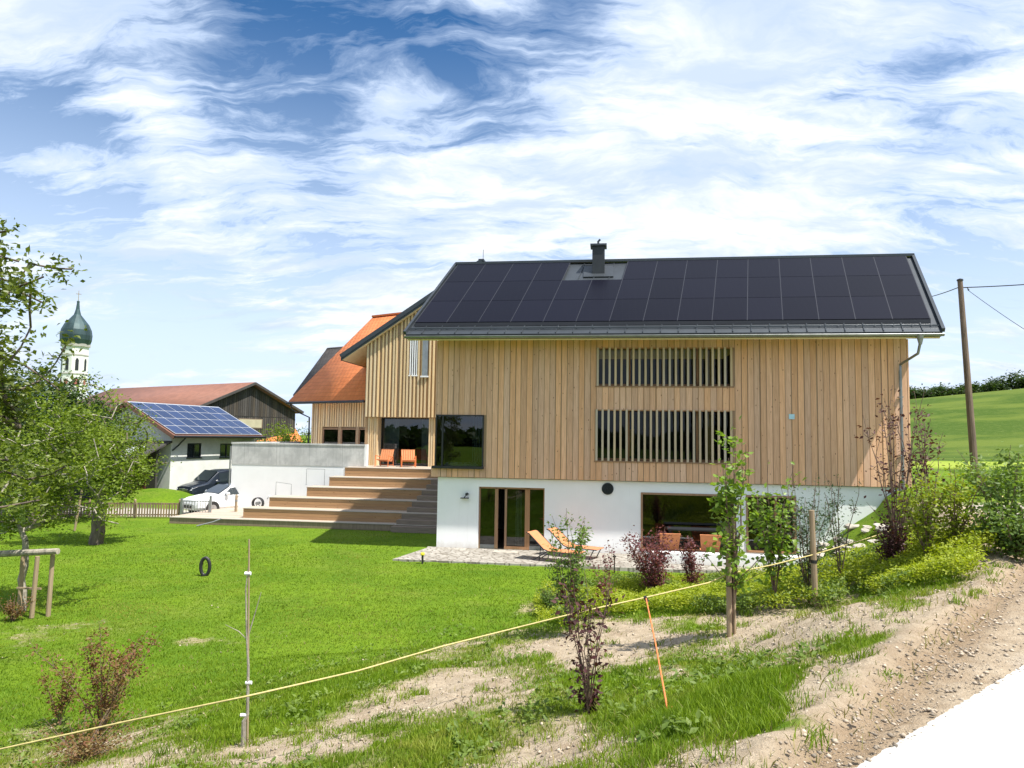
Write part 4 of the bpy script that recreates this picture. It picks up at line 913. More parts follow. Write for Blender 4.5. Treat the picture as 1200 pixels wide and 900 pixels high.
# ------------------------------------------------------------------ cars (local: -x is forward)
def car(name, label, cat, loc, rz, L, W, stations, paint, zc=.28, wr=.33, wx=(.85, 3.6), van=False):
    "stations: x, z_belt, half width belt, z_top, half width top"
    t = thing(name, label, cat, loc, rz)
    V_, F_ = [], []
    for (x, zb, wb, zt, wt) in stations:
        ring = [(-wb*.92, zc), (-wb, zc+.12), (-wb, (zc+zb)/2+.1), (-wb*.97, zb), (-wt, zt-.02), (-wt*.6, zt+.02), (0, zt+.03)]
        ring = ring+[(-a, b) for a, b in ring[-2::-1]]
        V_ += [(x, a, b) for a, b in ring]
    n = 13
    for i in range(len(stations)-1):
        for j in range(n-1): F_.append((i*n+j, i*n+j+1, (i+1)*n+j+1, (i+1)*n+j))
        F_.append((i*n+n-1, i*n, (i+1)*n, (i+1)*n+n-1))
    F_.append(tuple(range(n-1, -1, -1))); e = (len(stations)-1)*n; F_.append(tuple(e+j for j in range(n)))
    body = MB().add(V_, F_).build('body', paint, t, bevel=.05)
    for x in wx:
        for s_ in (-1, 1):
            m = MB(); m.lathe([(wr*.62, -.11), (wr, -.10), (wr, .10), (wr*.62, .11)], 24, (x, s_*(W/2-.10), wr), 'Y'); wh = m.build('wheel', M['tyre'], t)
            m = MB(); m.lathe([(wr*.62, .0), (wr*.60, .025)], 20, (x, s_*(W/2-.10)+(.10 if s_ > 0 else -.125), wr), 'Y')
            for k in range(5):
                a = k*2*math.pi/5; yy = s_*(W/2+.03); m.bar((x, yy, wr), (x+wr*.6*math.cos(a), yy, wr+wr*.6*math.sin(a)), .05, .03, (0, 1, 0))
            m.build('rim', M['rim'], wh)
            m = MB(); m.lathe([(wr*1.12, -.01), (wr*1.12, .01)], 24, (x, s_*(W/2-.0), wr+.01), 'Y'); m.build('wheel_arch', M['black'], t)
    return t, body, stations
def pane_between(t, st, i, j, nm, fy=(.12, .9), side=0):
    "glass on the greenhouse between stations i and j"
    a, b = st[i], st[j]
    if side:
        q = []
        for (s, w_) in ((a, .0), (b, .0)): pass
        def pt(s, f): zb, wb, zt, wt = s[1], s[2]*.97, s[3]-.02, s[4]; return Vector((s[0], side*(wb+(wt-wb)*f+.028), zb+(zt-zb)*f+.0))
        qd = [pt(a, fy[0]), pt(b, fy[0]), pt(b, fy[1]), pt(a, fy[1])]
        return MB().slab(qd if side < 0 else qd[::-1], .01).build(nm, M['car_glass'], t)
carA = P(240, 601, 36.6)
st = [(0, .52, .70, .56, .6), (.07, .66, .82, .74, .70), (.4, .78, .88, .87, .74), (1.0, .88, .90, .97, .76), (1.2, .91, .90, .99, .74), (2.0, .95, .90, 1.40, .60), (2.5, .96, .90, 1.46, .60), (3.3, .97, .90, 1.43, .58), (4.0, .98, .88, 1.10, .62), (4.3, .92, .80, .98, .6), (4.38, .6, .7, .64, .55)]
thc = math.atan2(.80, .60)
WC, bd, _ = car('white_car', 'white parked hatchback in front of the dark van, behind metal gate', 'car', (-16.35, 36.35, -2.55), thc, 4.38, 1.8, st, M['car_white'], wx=(.85, 3.5))
MB().slab([(1.27, -.70, 1.08), (1.27, .70, 1.08), (1.97, .56, 1.45), (1.97, -.56, 1.45)][::-1], -.012).build('windscreen', M['car_glass'], WC)
for s_ in (-1, 1):
    pane_between(WC, st, 5, 6, 'side_window', (.08, .88), s_); pane_between(WC, st, 6, 7, 'side_window', (.08, .88), s_)
    MB().add([(1.45, s_*.885, 1.0), (1.98, s_*.885, 1.0), (1.98, s_*.635, 1.36)], [(0, 1, 2) if s_ < 0 else (0, 2, 1)]).build('quarter_window', M['car_glass'], WC)
    m = MB(); m.lathe([(.02, -.1), (.09, -.05), (.09, .05), (.02, .1)], 10, (1.6, s_*1.0, 1.05), 'Y'); m.bar((1.6, s_*.86, 1.02), (1.6, s_*.98, 1.04), .04); m.build('wing_mirror', M['car_white'], WC)
    MB().slab([(.10, s_*.42, .62), (.10, s_*.74, .62), (.22, s_*.76, .74), (.20, s_*.42, .72)][::s_], .02).build('headlight', M['car_lamp'], WC)
MB().box(-.03, .03, -.4, .4, .36, .5).build('grille', M['black'], WC)
MB().box(-.045, -.032, -.26, .26, .53, .6).build('number_plate', M['white_paint'], WC)
for s_ in (-1, 1): MB().box(2.12, 2.3, s_*.905-.012, s_*.905+.012, .86, .89).build('door_handle', M['rim'], WC)
st = [(0, .75, .75, .82, .6), (.08, .95, .90, 1.02, .72), (.35, 1.05, .94, 1.12, .78), (.85, 1.15, .96, 1.22, .80), (1.0, 1.18, .96, 1.28, .80), (1.7, 1.2, .96, 1.88, .74), (2.2, 1.2, .96, 1.96, .76), (4.5, 1.2, .96, 1.96, .76), (5.0, 1.1, .94, 1.9, .74), (5.05, .8, .9, 1.5, .7)]
VN, bd, _ = car('dark_van', 'dark blue van parked behind the white car', 'van', (-19.0, 41.6, -2.55), thc, 5.05, 1.92, st, M['car_dark'], wr=.35, wx=(.95, 4.0))
MB().slab([(1.04, -.76, 1.36), (1.04, .76, 1.36), (1.68, .70, 1.93), (1.68, -.70, 1.93)][::-1], -.012).build('windscreen', M['car_glass'], VN)
for s_ in (-1, 1):
    pane_between(VN, st, 5, 6, 'side_window', (.1, .85), s_); pane_between(VN, st, 6, 7, 'side_window', (.1, .85), s_)
    m = MB(); m.lathe([(.03, -.1), (.12, -.05), (.12, .05), (.03, .1)], 10, (1.5, s_*1.08, 1.3), 'Y'); m.bar((1.5, s_*.9, 1.2), (1.5, s_*1.05, 1.26), .05); m.build('wing_mirror', M['car_dark'], VN)
    MB().slab([(.04, s_*.5, .84), (.04, s_*.84, .84), (.12, s_*.86, .99), (.10, s_*.5, .97)][::s_], .02).build('headlight', M['car_lamp'], VN)
m = MB(); m.box(-.03, .03, -.45, .45, .88, .91); m.box(-.03, .03, -.45, .45, .80, .83); m.box(-.02, .03, -.07, .07, .85, .94); m.build('grille', M['rim'], VN)

# ------------------------------------------------------------------ fence, gate, tank, sticks
fa, fb = Vector((-24.5, 34.2, -2.55)), Vector((-16.15, 35.0, -2.55)); fd = (fb-fa); fl_ = fd.length; fth = math.atan2(fd.y, fd.x)
FN = thing('picket_fence', 'low brown wooden picket fence along the back of the lawn', 'fence', fa, fth)
s = MB(); n = 66; rg = random.Random(2)
for k in range(n): x = fl_*(k+.5)/n; s.box(x-.035, x+.035, -.03, -.005, .05, .74+rg.uniform(-.02, .02))
s.build('pickets', M['wood_fence'], FN)
s = MB(); s.box(0, fl_, -.004, .04, .14, .20); s.box(0, fl_, -.004, .04, .66, .74); s.build('rails', M['wood_fence'], FN)
for k in range(5): s = MB(); s.lathe([(.06, -.1), (.06, .88), (.03, .92)], 8, (fl_*k/4, .09, 0)); s.build('post', M['stake'], FN)
GT = thing('metal_gate', 'grey metal gate between picket fence and timber platform', 'gate', (-16.05, 34.9, -2.55), fth)
s = MB(); s.box(0, .1, 0, .1, 0, .98); s.box(1.35, 1.45, 0, .1, 0, 1.1); s.build('gate_post', M['metal_grey'], GT)
s = MB(); s.box(.12, 1.33, .03, .07, .12, .17); s.box(.12, 1.33, .03, .07, .82, .87)
for k in range(10): x = .14+k*.13; s.box(x-.012, x+.012, .035, .065, .17, .82)
s.build('gate_panel', M['metal_grey'], GT)
q = G(245, 597); WP = thing('timber_post', 'short pale timber post beside white car door', 'post', (-13.6, 35.6, -2.55)); s = MB(); s.lathe([(.07, 0), (.065, 1.1), (.02, 1.14)], 10); s.build('shaft', M['stake'], WP); MB().lathe([(.072, .8), (.072, .88)], 10).build('band', M['metal_grey'], WP)
q = G(15, 623); TK = thing('water_tank', 'green round rain tank under the left trees', 'tank', q); s = MB(); s.lathe([(.36, 0), (.4, .05), (.4, 1.45), (.3, 1.6), (.1, 1.66)], 20); s.build('barrel', M['tank'], TK, smooth=False); s = MB()
for z in (.4, .8, 1.2): s.lathe([(.415, z), (.415, z+.04)], 20)
s.build('ribs', M['tank'], TK)
q = G(87, 622); SK = thing('leaning_stick', 'pale wooden pole leaning slightly under the apple tree', 'pole', q); s = MB(); s.tube([(0, 0, -.1), (.22, 0, 1.7)], [.05, .04], 8); s.build('shaft', M['stake'], SK); s = MB(); s.tube([(.2, 0, 1.5), (.21, 0, 1.56)], .055, 8); s.build('tie', M['black'], SK)
hs_ = MB(); q0 = P(243, 604, 33.3); hs_.tube([(-14.9+1.9, 32.35, -2.22), (-13.3, 32.2, -2.35), (-13.9, 31.9, -2.5)], .03, 8)
tag(hs_.build('drain_hose', M['zinc']), 'pale grey hose hanging over the timber platform edge', 'hose')
# ------------------------------------------------------------------ utility pole, wires, stones
UP = thing('utility_pole', 'tall wooden utility pole on the right behind the shrubs', 'utility pole', (18.95, 29.1, -.3))
topv = P(1125, 329, 30.0)-Vector((18.95, 29.1, -.3))
s = MB(); s.tube([(0, 0, 0), topv*.5+Vector((0, 0, 0)), topv], [.15, .125, .1], 12); s.build('shaft', M['pole_wood'], UP); s = MB(); s.lathe([(.13, 0), (.12, .06), (.02, .1)], 12, tuple(topv)); s.build('cap', M['metal_dark'], UP)
s = MB(); hk = topv+Vector((0, 0, -.3)); s.tube([hk, hk+Vector((.28, -.03, .0)), hk+Vector((.36, -.03, -.12))], .02, 6); s.build('hook', M['metal_dark'], UP)
def wire(name, lab, a, b, sag, r=.018):
    m = MB(); pts = []
    for k in range(15): f = k/14; p = Vector(a).lerp(Vector(b), f); p.z -= sag*4*f*(1-f); pts.append(p)
    m.tube(pts, r, 6); return tag(m.build(name, M['black']), lab, 'wire')
hkw = Vector((18.95, 29.1, -.3))+hk
wire('overhead_wire', 'thick overhead wire from the pole towards the right edge', hkw, P(1290, 326, 27), .05, .022); wire('overhead_wire', 'overhead wire running from the pole behind the solar roof', hkw+Vector((-.1, 0, 0)), P(1040, 350, 48), .3, .02); wire('overhead_wire', 'thin wire dropping from the pole to lower right', hkw+Vector((.3, 0, -.08)), P(1260, 422, 26), .1, .011)
mb = MB(); c0 = Vector((19.6, 29.3, 0)); mb.box(-.3, 1.6, -.3, .3, -.4, .28); o_ = mb.build('stone_block', M['concrete'], bevel=.03); o_.location = c0; tag(o_, 'pale concrete block at the foot of the utility pole', 'block')
# rubble on the embankment
rg = random.Random(12)
def rock(loc, r, lab):
    m = MB(); n = 9; V_ = []; rgx = random.Random(int(abs(loc.x*991+loc.y*77)))
    m.lathe([(r*.5, -r*.25), (r*1.0, 0), (r*.95, r*.25), (r*.5, r*.42)], n); m.v = [(x*rgx.uniform(.7, 1.2)*1.3, y*rgx.uniform(.7, 1.2), z*rgx.uniform(.8, 1.1)) for x, y, z in m.v]
    o = m.build('rubble_stone', M['stone'], bevel=r*.06); o.location = loc; o.rotation_euler = (rgx.uniform(-.2, .2), rgx.uniform(-.2, .2), rgx.uniform(0, 3)); tag(o, lab, 'stone', 'stones on the embankment'); return o
for i in range(26):
    px, py = rg.uniform(955, 1045), rg.uniform(618, 668); q = G(px, py)
    if q.y > 18: rock(q+Vector((0, 0, .02)), rg.uniform(.12, .34), 'pale stone of the rubble edging right of the patio')

# ------------------------------------------------------------------ plants
def leafmesh(name, pts, size, mat, parent, rs, upb=.5, aspect=.55, droop=0.):
    pts = np.asarray(pts, float); n = len(pts)
    sz = size*rs.uniform(.65, 1.25, n)
    d = rs.normal(size=(n, 3)); d[:, 2] = d[:, 2]*.6-droop; d /= np.linalg.norm(d, axis=1)[:, None]
    nr = rs.normal(size=(n, 3)); nr[:, 2] = np.abs(nr[:, 2])+upb; s = np.cross(d, nr); s /= np.linalg.norm(s, axis=1)[:, None]+1e-9
    u = np.cross(s, d)
    a = pts; tip = pts+d*sz[:, None]; mid = pts+d*sz[:, None]*.45; l = mid+s*(sz*aspect*.5)[:, None]+u*(sz*.10)[:, None]; r = mid-s*(sz*aspect*.5)[:, None]+u*(sz*.10)[:, None]
    v = np.stack([a, l, tip, r], 1).reshape(-1, 3); k = np.arange(n)*4
    f = np.concatenate([np.stack([k, k+1, k+2], 1), np.stack([k, k+2, k+3], 1)]); return npmesh(name, v, f, mat, parent)
def skeleton(trunk, targets, rs, step=.35, wander=.12, lift=.0):
    "trunk: list of points; returns nodes, parents, tips"
    N = [np.array(p, float) for p in trunk]; par = [-1]+list(range(len(trunk)-1)); tips = []
    start = max(1, int(len(trunk)*.45)); arr = list(range(start, len(trunk)))
    order = np.argsort([np.linalg.norm(t-N[-1]) for t in targets])
    for oi in order:
        t = targets[oi]; cand = np.array([N[i] for i in arr]); dd = np.linalg.norm(cand-t, axis=1)+.35*np.maximum(0, cand[:, 2]-t[2]); i = arr[int(np.argmin(dd))]
        L = np.linalg.norm(t-N[i]); m = max(1, int(L/step)); p0 = N[i]; pi = i
        for k in range(1, m+1):
            f = k/m; q = p0*(1-f)+t*f; q = q+np.array([0, 0, lift*L*math.sin(math.pi*f)])+(rs.normal(size=3)*wander*step if k < m else 0); N.append(q); par.append(pi); pi = len(N)-1; arr.append(pi)
        tips.append(pi)
    return N, par, tips
def branchmesh(name, N, par, rtip, rbase, mat, parent, ntrunk, power=.62, n=6):
    cnt = np.zeros(len(N)); ch = set(par)
    for i in range(len(N)):
        if i not in ch: cnt[i] = 1
    for i in range(len(N)-1, 0, -1): cnt[par[i]] += cnt[i]
    cnt = np.maximum(cnt, 1); mx = cnt[0]; R_ = rtip+(rbase-rtip)*((cnt/mx)**power)*.85; R_[:ntrunk] = np.linspace(rbase*1.15, max(rbase*.72, R_[ntrunk-1]), ntrunk)
    N = np.array(N); V_, F_ = [], []; k = 0
    for i in range(1, len(N)):
        a, b = N[par[i]], N[i]; d = b-a; L = np.linalg.norm(d)
        if L < 1e-6: continue
        d /= L; s = np.cross(d, (0, 0, 1.) if abs(d[2]) < .9 else (1., 0, 0)); s /= np.linalg.norm(s); u = np.cross(d, s); nn = n if R_[par[i]] > rtip*2.5 else 4
        r0 = min(R_[par[i]], R_[i]*1.6); t = 2*np.pi*np.arange(nn)/nn; c = np.cos(t)[:, None]*s+np.sin(t)[:, None]*u
        V_.append(a-d*r0*.2+c*r0); V_.append(b+c*R_[i]); j = np.arange(nn); q = (j+1) % nn; F_.append(np.stack([k+j, k+q, k+nn+q, k+nn+j], 1)); k += 2*nn
    return npmesh(name, np.concatenate(V_), np.concatenate(F_), mat, parent, smooth=True)
def tree(name, label, cat, base, H_, cr, cz, ntar, nleaf, lsize, mat, seed, rbase=.12, bark='bark', cshift=(0, 0), spread=.22, group=None, trunk_lean=(0, 0), droop=0, shell=.45, tname='trunk', lname='crown', upb=.5):
    rs = np.random.RandomState(seed); base = Vector(base); t = thing(name, label, cat, base, 0, group)
    th_ = cz[0]; tr = [(trunk_lean[0]*f+rs.normal()*.02*H_*f*.5, trunk_lean[1]*f, -.15+(th_+.15)*f) for f in np.linspace(0, 1, 7)]
    cen = np.array([cshift[0], cshift[1], (cz[0]+cz[1])/2]); rr = np.array([cr, cr, (cz[1]-cz[0])/2])
    d = rs.normal(size=(ntar, 3)); d /= np.linalg.norm(d, axis=1)[:, None]; rad_ = rs.uniform(shell, 1, ntar)**.6
    lob = 1+.28*np.sin(d[:, 0]*5+seed)+.22*np.sin(d[:, 1]*6+d[:, 2]*4+seed*2); tg = cen+d*rr*(rad_*lob)[:, None]; tg[:, 2] = np.maximum(tg[:, 2], cz[0]-.1*H_)
    N, par, tips = skeleton(tr, list(tg), rs, step=max(.2, cr*.18))
    branchmesh(tname, N, par, .006+.002*H_/4, rbase, M[bark], t, len(tr))
    N = np.array(N); tn = N[tips]; tp = N[[par[i] for i in tips]]
    which = rs.randint(0, len(tips), nleaf); f = rs.uniform(-.2, 1.1, nleaf)[:, None]; pts = tp[which]*(1-f)+tn[which]*f+rs.normal(size=(nleaf, 3))*spread
    leafmesh(lname, pts, lsize, M[mat], t, rs, droop=droop, upb=upb); return t
def shrub(name, label, base, H_, W_, nst, nleaf, lsize, mat, seed, lean=(0, 0), start=.15, cat='shrub', group=None, spread=.05, side=6, rst=.012, aspect=.55, curve=.3, bark='twig', topheavy=1.0):
    rs = np.random.RandomState(seed); t = thing(name, label, cat, base, 0, group); m = MB(); LP = []
    segs = []
    for i in range(nst):
        a = rs.uniform(0, 2*math.pi); r = W_/2*rs.uniform(.25, 1); h = H_*rs.uniform(.7, 1) if i else H_
        if i == 0: r *= .3
        pts = []
        for k in range(8):
            f = k/7; pts.append(Vector((math.cos(a)*r*(f**(1+curve))+lean[0]*f+rs.normal()*.012*H_*f, math.sin(a)*r*(f**(1+curve))+lean[1]*f+rs.normal()*.012*H_*f, h*f-.03)))
        m.tube(pts, [rst*(1-.75*k/7) for k in range(8)], 5); segs.append((pts, 1.))
        for j in range(side):
            k = rs.randint(2, 7); p0 = pts[k]; b = rs.uniform(0, 6.28); L = H_*rs.uniform(.08, .22)*(1.15-k/8); p2 = p0+Vector((math.cos(b)*L*.7, math.sin(b)*L*.7, L*rs.uniform(.3, .9))); p1 = p0.lerp(p2, .5)+Vector((0, 0, -.04*L))
            m.tube([p0, p1, p2], [rst*.4, rst*.3, rst*.15], 4); segs.append(([p0, p1, p2], .5))
    m.build('stems', M[bark], t)
    wts = np.array([s[1]*(1 if len(s[0]) > 3 else .8) for s in segs]); wts /= wts.sum(); w_ = rs.choice(len(segs), nleaf, p=wts)
    for i in w_:
        pts, _ = segs[i]; lo = start if len(pts) > 3 else .2; f = lo+(1-lo)*rs.uniform(0, 1)**(1/topheavy); x = f*(len(pts)-1); k = min(int(x), len(pts)-2); p = pts[k].lerp(pts[k+1], x-k); LP.append((p.x+rs.normal()*spread, p.y+rs.normal()*spread, p.z+rs.normal()*spread))
    leafmesh('foliage', LP, lsize, M[mat], t, rs, aspect=aspect); return t

# trees on the left
tree('near_tree', 'near fruit tree reaching in from the left edge with sparse upper branches', 'tree', (-10.3, 11.2, hz1(-10.3, 11.2)), 8.2, 1.95, (2.0, 7.9), 260, 17000, .12, 'near_leaf', 4, .12, cshift=(.55, 0), spread=.13, shell=.45)
q = G(26, 716); tree('young_tree', 'young tree held by the wooden trestle on the lawn', 'tree', q, 5.4, 1.6, (1.6, 5.1), 170, 10500, .10, 'apple', 11, .075, 'bark_pale', cshift=(.1, .2), spread=.15, shell=.3)
q = G(112, 638); tree('apple_tree', 'apple tree with short thick trunk in the middle of the left lawn', 'tree', q, 5, 1.7, (1.75, 4.75), 200, 14000, .115, 'apple', 5, .22, 'bark', cshift=(.15, 0), spread=.17, shell=.35, trunk_lean=(.1, 0))
q = G(42, 615); tree('dark_tree', 'large dark leafy tree behind the apple tree', 'tree', q, 8, 4.2, (1.4, 6.7), 260, 28000, .17, 'dark_tree', 8, .28, cshift=(-1.2, 1.5), spread=.3, shell=.35)
tree('dark_tree', 'broad dark tree filling the gap left of the shed lean-to', 'tree', (-25.5, 37.5, -2.55), 7, 3.6, (.8, 6.2), 200, 20000, .18, 'dark_tree', 18, .22, spread=.3, shell=.35)
tree('back_tree', 'bushy tree standing at the barn end behind the shed', 'tree', (-33, 47, -2.6), 8, 4.2, (2, 8.2), 160, 8000, .22, 'dark_tree', 28, .25, spread=.4, shell=.35)
tree('back_tree', 'small rounded tree behind the concrete parapet by the barn', 'tree', (-16.8, 53, -2.5), 5.2, 2.2, (2, 4.7), 90, 3500, .18, 'apple', 29, .15, spread=.3)
# trestle round the young tree
q = G(40, 722); TR = thing('tree_trestle', 'grey wooden trestle of posts and beam supporting the young tree', 'trestle', q)
for (px0, py0, px1, py1, Y) in ((22, 716, 27, 652, 16.6), (37, 720, 44, 652, 16.2), (56, 722, 62, 650, 16.4), (-30, 720, -24, 652, 16.9)):
    a = P(px0, py0+4, Y)-q; b11 = P(px1, py1, Y)-q; s = MB(); s.tube([a, b11], [.052, .048], 9); s.build('post', M['stake'], TR)
a = P(-45, 651, 16.6)-q; b11 = P(68, 646, 16.3)-q; s = MB(); s.tube([a, a.lerp(b11, .5), b11], [.07, .075, .068], 10); s.build('beam', M['bark_pale'], TR)
s = MB(); s.bar(P(20, 689, 16.5)-q, P(48, 690, 16.4)-q, .04); s.build('cross_piece', M['stake'], TR)
shrub('low_shrub', 'low brownish shrub growing round the trestle posts', G(15, 728), .6, .9, 12, 700, .05, 'redbrown', 41, spread=.05)
# bare staked sapling
q = G(288, 874); SP = thing('bare_sapling', 'leafless grafted sapling tied to a thin cane', 'sapling', q)
def rel(px, py, Y=None): return P(px, py, (Y or q.y))-q
s = MB(); s.tube([rel(285, 880), rel(286, 845), rel(290, 838), rel(291, 780), rel(289, 740), rel(288, 690), rel(291, 664)], [.028, .024, .016, .014, .010, .007, .004], 8)
s.tube([rel(291, 745), rel(300, 715), rel(306, 694)], [.007, .005, .003], 6); s.tube([rel(290, 750), rel(280, 740), rel(264, 732)], [.005, .004, .002], 6); s.build('stem', M['bark_pale'], SP)
s = MB(); s.tube([rel(290, 880), rel(292, 632)], [.011, .008], 7); s.build('cane', M['stake'], SP)
for (x, y) in ((285, 838), (291, 800), (290, 672)): s = MB(); s.tube([rel(x-3, y), rel(x+4, y)], .018, 8); s.build('tie', M['white_paint'], SP)
# front left reddish shrubs
shrub('red_shrub', 'upright reddish-green barberry shrub at the lower left', G(118, 862), 1.5, 1.9, 12, 2200, .05, 'redbrown', 51, start=.35, side=10, spread=.05, rst=.009)
shrub('red_shrub', 'small spindly reddish shrub left of the taller barberry', G(70, 850), .95, .8, 6, 700, .045, 'redbrown', 52, start=.4, spread=.04, rst=.007)
shrub('brown_shrub', 'low brown twiggy shrub at the bottom left corner', G(95, 893), .42, 1.5, 26, 1500, .04, 'redbrown', 53, spread=.05, rst=.006)
# centre shrubs
shrub('maroon_shrub', 'dark-leaved multi-stem shrub standing alone in front of the rope', G(690, 836), 1.35, 1.0, 10, 330, .06, 'maroon', 61, start=.4, spread=.05, rst=.008, lean=(-.05, 0), side=6)
shrub('maroon_sprig', 'clump of dark basal leaves at the foot of the lone shrub', G(692, 834), .24, .3, 10, 260, .05, 'maroon', 62, spread=.03, rst=.004)
shrub('green_shrub', 'tall slender green shrub in front of the sun loungers', G(668, 745), 2.05, 1.0, 10, 1700, .065, 'shrubgreen', 63, start=.12, spread=.06, rst=.011, topheavy=.75)
shrub('green_shrub', 'low spreading green shrub left of the slender one', G(645, 722), .65, 1.1, 16, 1500, .06, 'shrubgreen', 64, spread=.06)
shrub('arching_shrub', 'thin arching shrub with a few dark leaf tufts before the white wall', G(712, 722), 1.35, 1.0, 5, 240, .06, 'purple', 65, start=.5, spread=.06, rst=.007, curve=.8)
shrub('purple_bush', 'larger purple smoke bush before the wide window', G(768, 700), 1.8, 1.7, 15, 3600, .075, 'purple', 66, start=.12, spread=.11, curve=.1, side=9)
shrub('purple_bush', 'smaller purple bush right of the large smoke bush', G(812, 702), 1.7, .85, 9, 1500, .07, 'purple', 67, start=.3, spread=.07)
shrub('young_pear', 'young bright-leaved tree tied to the nearer stake', G(858, 742), 2.85, .7, 6, 800, .09, 'pear', 68, cat='tree', start=.42, spread=.06, rst=.018, aspect=.75, lean=(.05, 0))
shrub('young_pear', 'tall bright green shrub between the two stakes', G(908, 712), 2.35, 1.0, 8, 900, .09, 'pear', 69, cat='shrub', start=.2, spread=.08, rst=.012, aspect=.7)
shrub('grey_shrub', 'grey-green willowy shrub around the farther stake', G(948, 706), 2.1, 1.15, 13, 1700, .055, 'greyleaf', 70, start=.15, spread=.06, aspect=.45)
shrub('grey_shrub', 'thin grey-green stems before the right end of white wall', G(985, 690), 1.95, .9, 7, 700, .05, 'greyleaf', 75, start=.2, spread=.05, aspect=.45)
shrub('copper_shrub', 'tall thin copper-leaved shrub before the house right corner', G(1052, 668), 3.1, 1.7, 11, 520, .075, 'maroon', 71, start=.25, spread=.08, rst=.014, side=5)
shrub('maroon_bush', 'low dark red bush beneath the copper shrub', G(1045, 668), .95, 1.2, 14, 1700, .06, 'maroon', 72, spread=.07)
shrub('yellow_shrub', 'yellow-green leafy shrub right of the house corner', G(1088, 664), 1.5, 1.1, 8, 900, .075, 'yellowgreen', 73, start=.3, spread=.09, aspect=.65)
shrub('yellow_shrub', 'yellow-green leafy shrub with dark stems left of the pole', G(1118, 656), 1.5, 1.0, 8, 950, .075, 'yellowgreen', 74, start=.35, spread=.08, rst=.016, aspect=.65)
shrub('copper_shrub', 'slender dark sprigs rising behind the yellow-green shrubs', G(1092, 650), 2.75, 1.6, 8, 420, .07, 'maroon', 76, start=.4, spread=.06)
shrub('edge_bush', 'leafy green bush at the right edge of the photo', G(1178, 646), 1.7, 1.3, 10, 1300, .085, 'shrubgreen', 77, start=.15, spread=.10, aspect=.65)
shrub('edge_bush', 'dark green low bush beneath the edge bush', G(1190, 652), .8, 1.4, 16, 2200, .08, 'shrubgreen', 78, spread=.1)
shrub('back_shrub', 'green shrub thicket behind the pole base', (17.2, 24.5, hz1(17.2, 24.5)), .8, 3.2, 22, 2200, .10, 'apple', 79, spread=.14)
shrub('back_shrub', 'loose green thicket right of the house corner', (15.3, 22.8, hz1(15.3, 22.8)), 1.1, 2.6, 22, 2800, .09, 'pear', 80, spread=.14)
shrub('back_shrub', 'leafy thicket right of the utility pole', (20.5, 24.8, hz1(20.5, 24.8)), 1.1, 2.6, 22, 2600, .10, 'pear', 81, spread=.14)
# stakes
def stake(lab, pb, pt_, r):
    q = G(*pb); t = thing('tree_stake', lab, 'stake', q, 0, 'stakes along the planted strip'); tp = P(*pt_, q.y)-q
    MB().tube([(0, 0, -.2), tuple(tp*.5), tuple(tp)], [r, r*.97, r*.92], 10).build('shaft', M['stake'], t)
    MB().lathe([(r*1.06, 0), (r*1.06, .05)], 10, tuple(tp*.45)).build('tie', M['black'], t); return t
stake('round wooden stake nearer the camera beside the young pear', (855, 745), (853, 617), .035); stake('round wooden stake farther up by the grey-green shrub', (956, 711), (951, 598), .045)
stake('slim darker stake touching the nearer round stake', (861, 742), (859, 606), .02)
# rope
rp_ = [(-60, 892, 6.6), (0, 878, 6.5), (150, 845, 6.4), (289, 816, 6.3), (420, 786, 6.9), (520, 757, 7.4), (600, 737, 8.0), (680, 717, 8.3), (757, 700, 8.6), (830, 683, 9.2), (855, 672, 9.4), (905, 662, 10.3), (953, 650, 11.1), (1010, 633, 12.5), (1060, 617, 13.7), (1110, 609, 14.6), (1145, 607, 15.2), (1165, 594, 15.4), (1178, 578, 15.5)]
pts = [P(*a) for a in rp_]; fine = []
for a, b12 in zip(pts[:-1], pts[1:]):
    for k in range(5): fine.append(a.lerp(b12, k/5))
m = MB().tube(fine, .0085, 6); tag(m.build('boundary_rope', M['tape'], smooth=True), 'pale yellow rope strung across the front of the garden', 'rope')
q = G(783, 836); a = P(757, 701, 8.6); t = thing('peg_line', 'orange guy line running from the rope to a ground peg', 'cord', q)
MB().tube([a-q, (a-q)*.5+Vector((.01, 0, -.01)), Vector((0, 0, 0))], .008, 6).build('cord', M['orange_cord'], t); MB().tube([(0, 0, -.06), (.03, 0, .05)], .012, 6).build('peg', M['orange_cord'], t)
MB().tube([a-q+Vector((-.02, 0, .02)), a-q+Vector((.02, 0, -.04))], .022, 8).build('knot', M['black'], t)
# far trees on the hill crest
rg = random.Random(31); labs = ['dense dark tree on the hill crest just right of the house', 'rounded tree in the crest row right of the house', 'lower dark tree in the middle of the crest row', 'small crest tree left of the utility pole', 'pointed dark conifer just left of the pole', 'taller tree on the crest right of the pole', 'broad tree on the crest near the right edge', 'pale loose tree at the right edge of the crest', 'low crest shrubby tree between pole and taller trees', 'crest tree cut off by the right edge of photo']
for i, (px, top, hgt, cr) in enumerate([(1070, 456, 5.5, 2.6), (1088, 457, 5, 3.6), (1103, 454, 5, 2.8), (1116, 458, 5, 2.6), (1128, 453, 5.5, 1.3), (1154, 449, 5, 2.6), (1170, 443, 7, 3.4), (1191, 438, 8, 4.6), (1144, 457, 3, 1.8), (1214, 442, 8, 5)]):
    Y = 171; X = P(px, 460, Y).x; z = hz1(X, Y)-.5; ht = P(px, top, Y).z-z
    tree('crest_tree', labs[i], 'tree', (X, Y, z), ht, cr, (ht*.12, ht), 34, 1500, .62, 'far_leaf', 90+i, .3, spread=.5, shell=.2, group='trees on the hill crest')
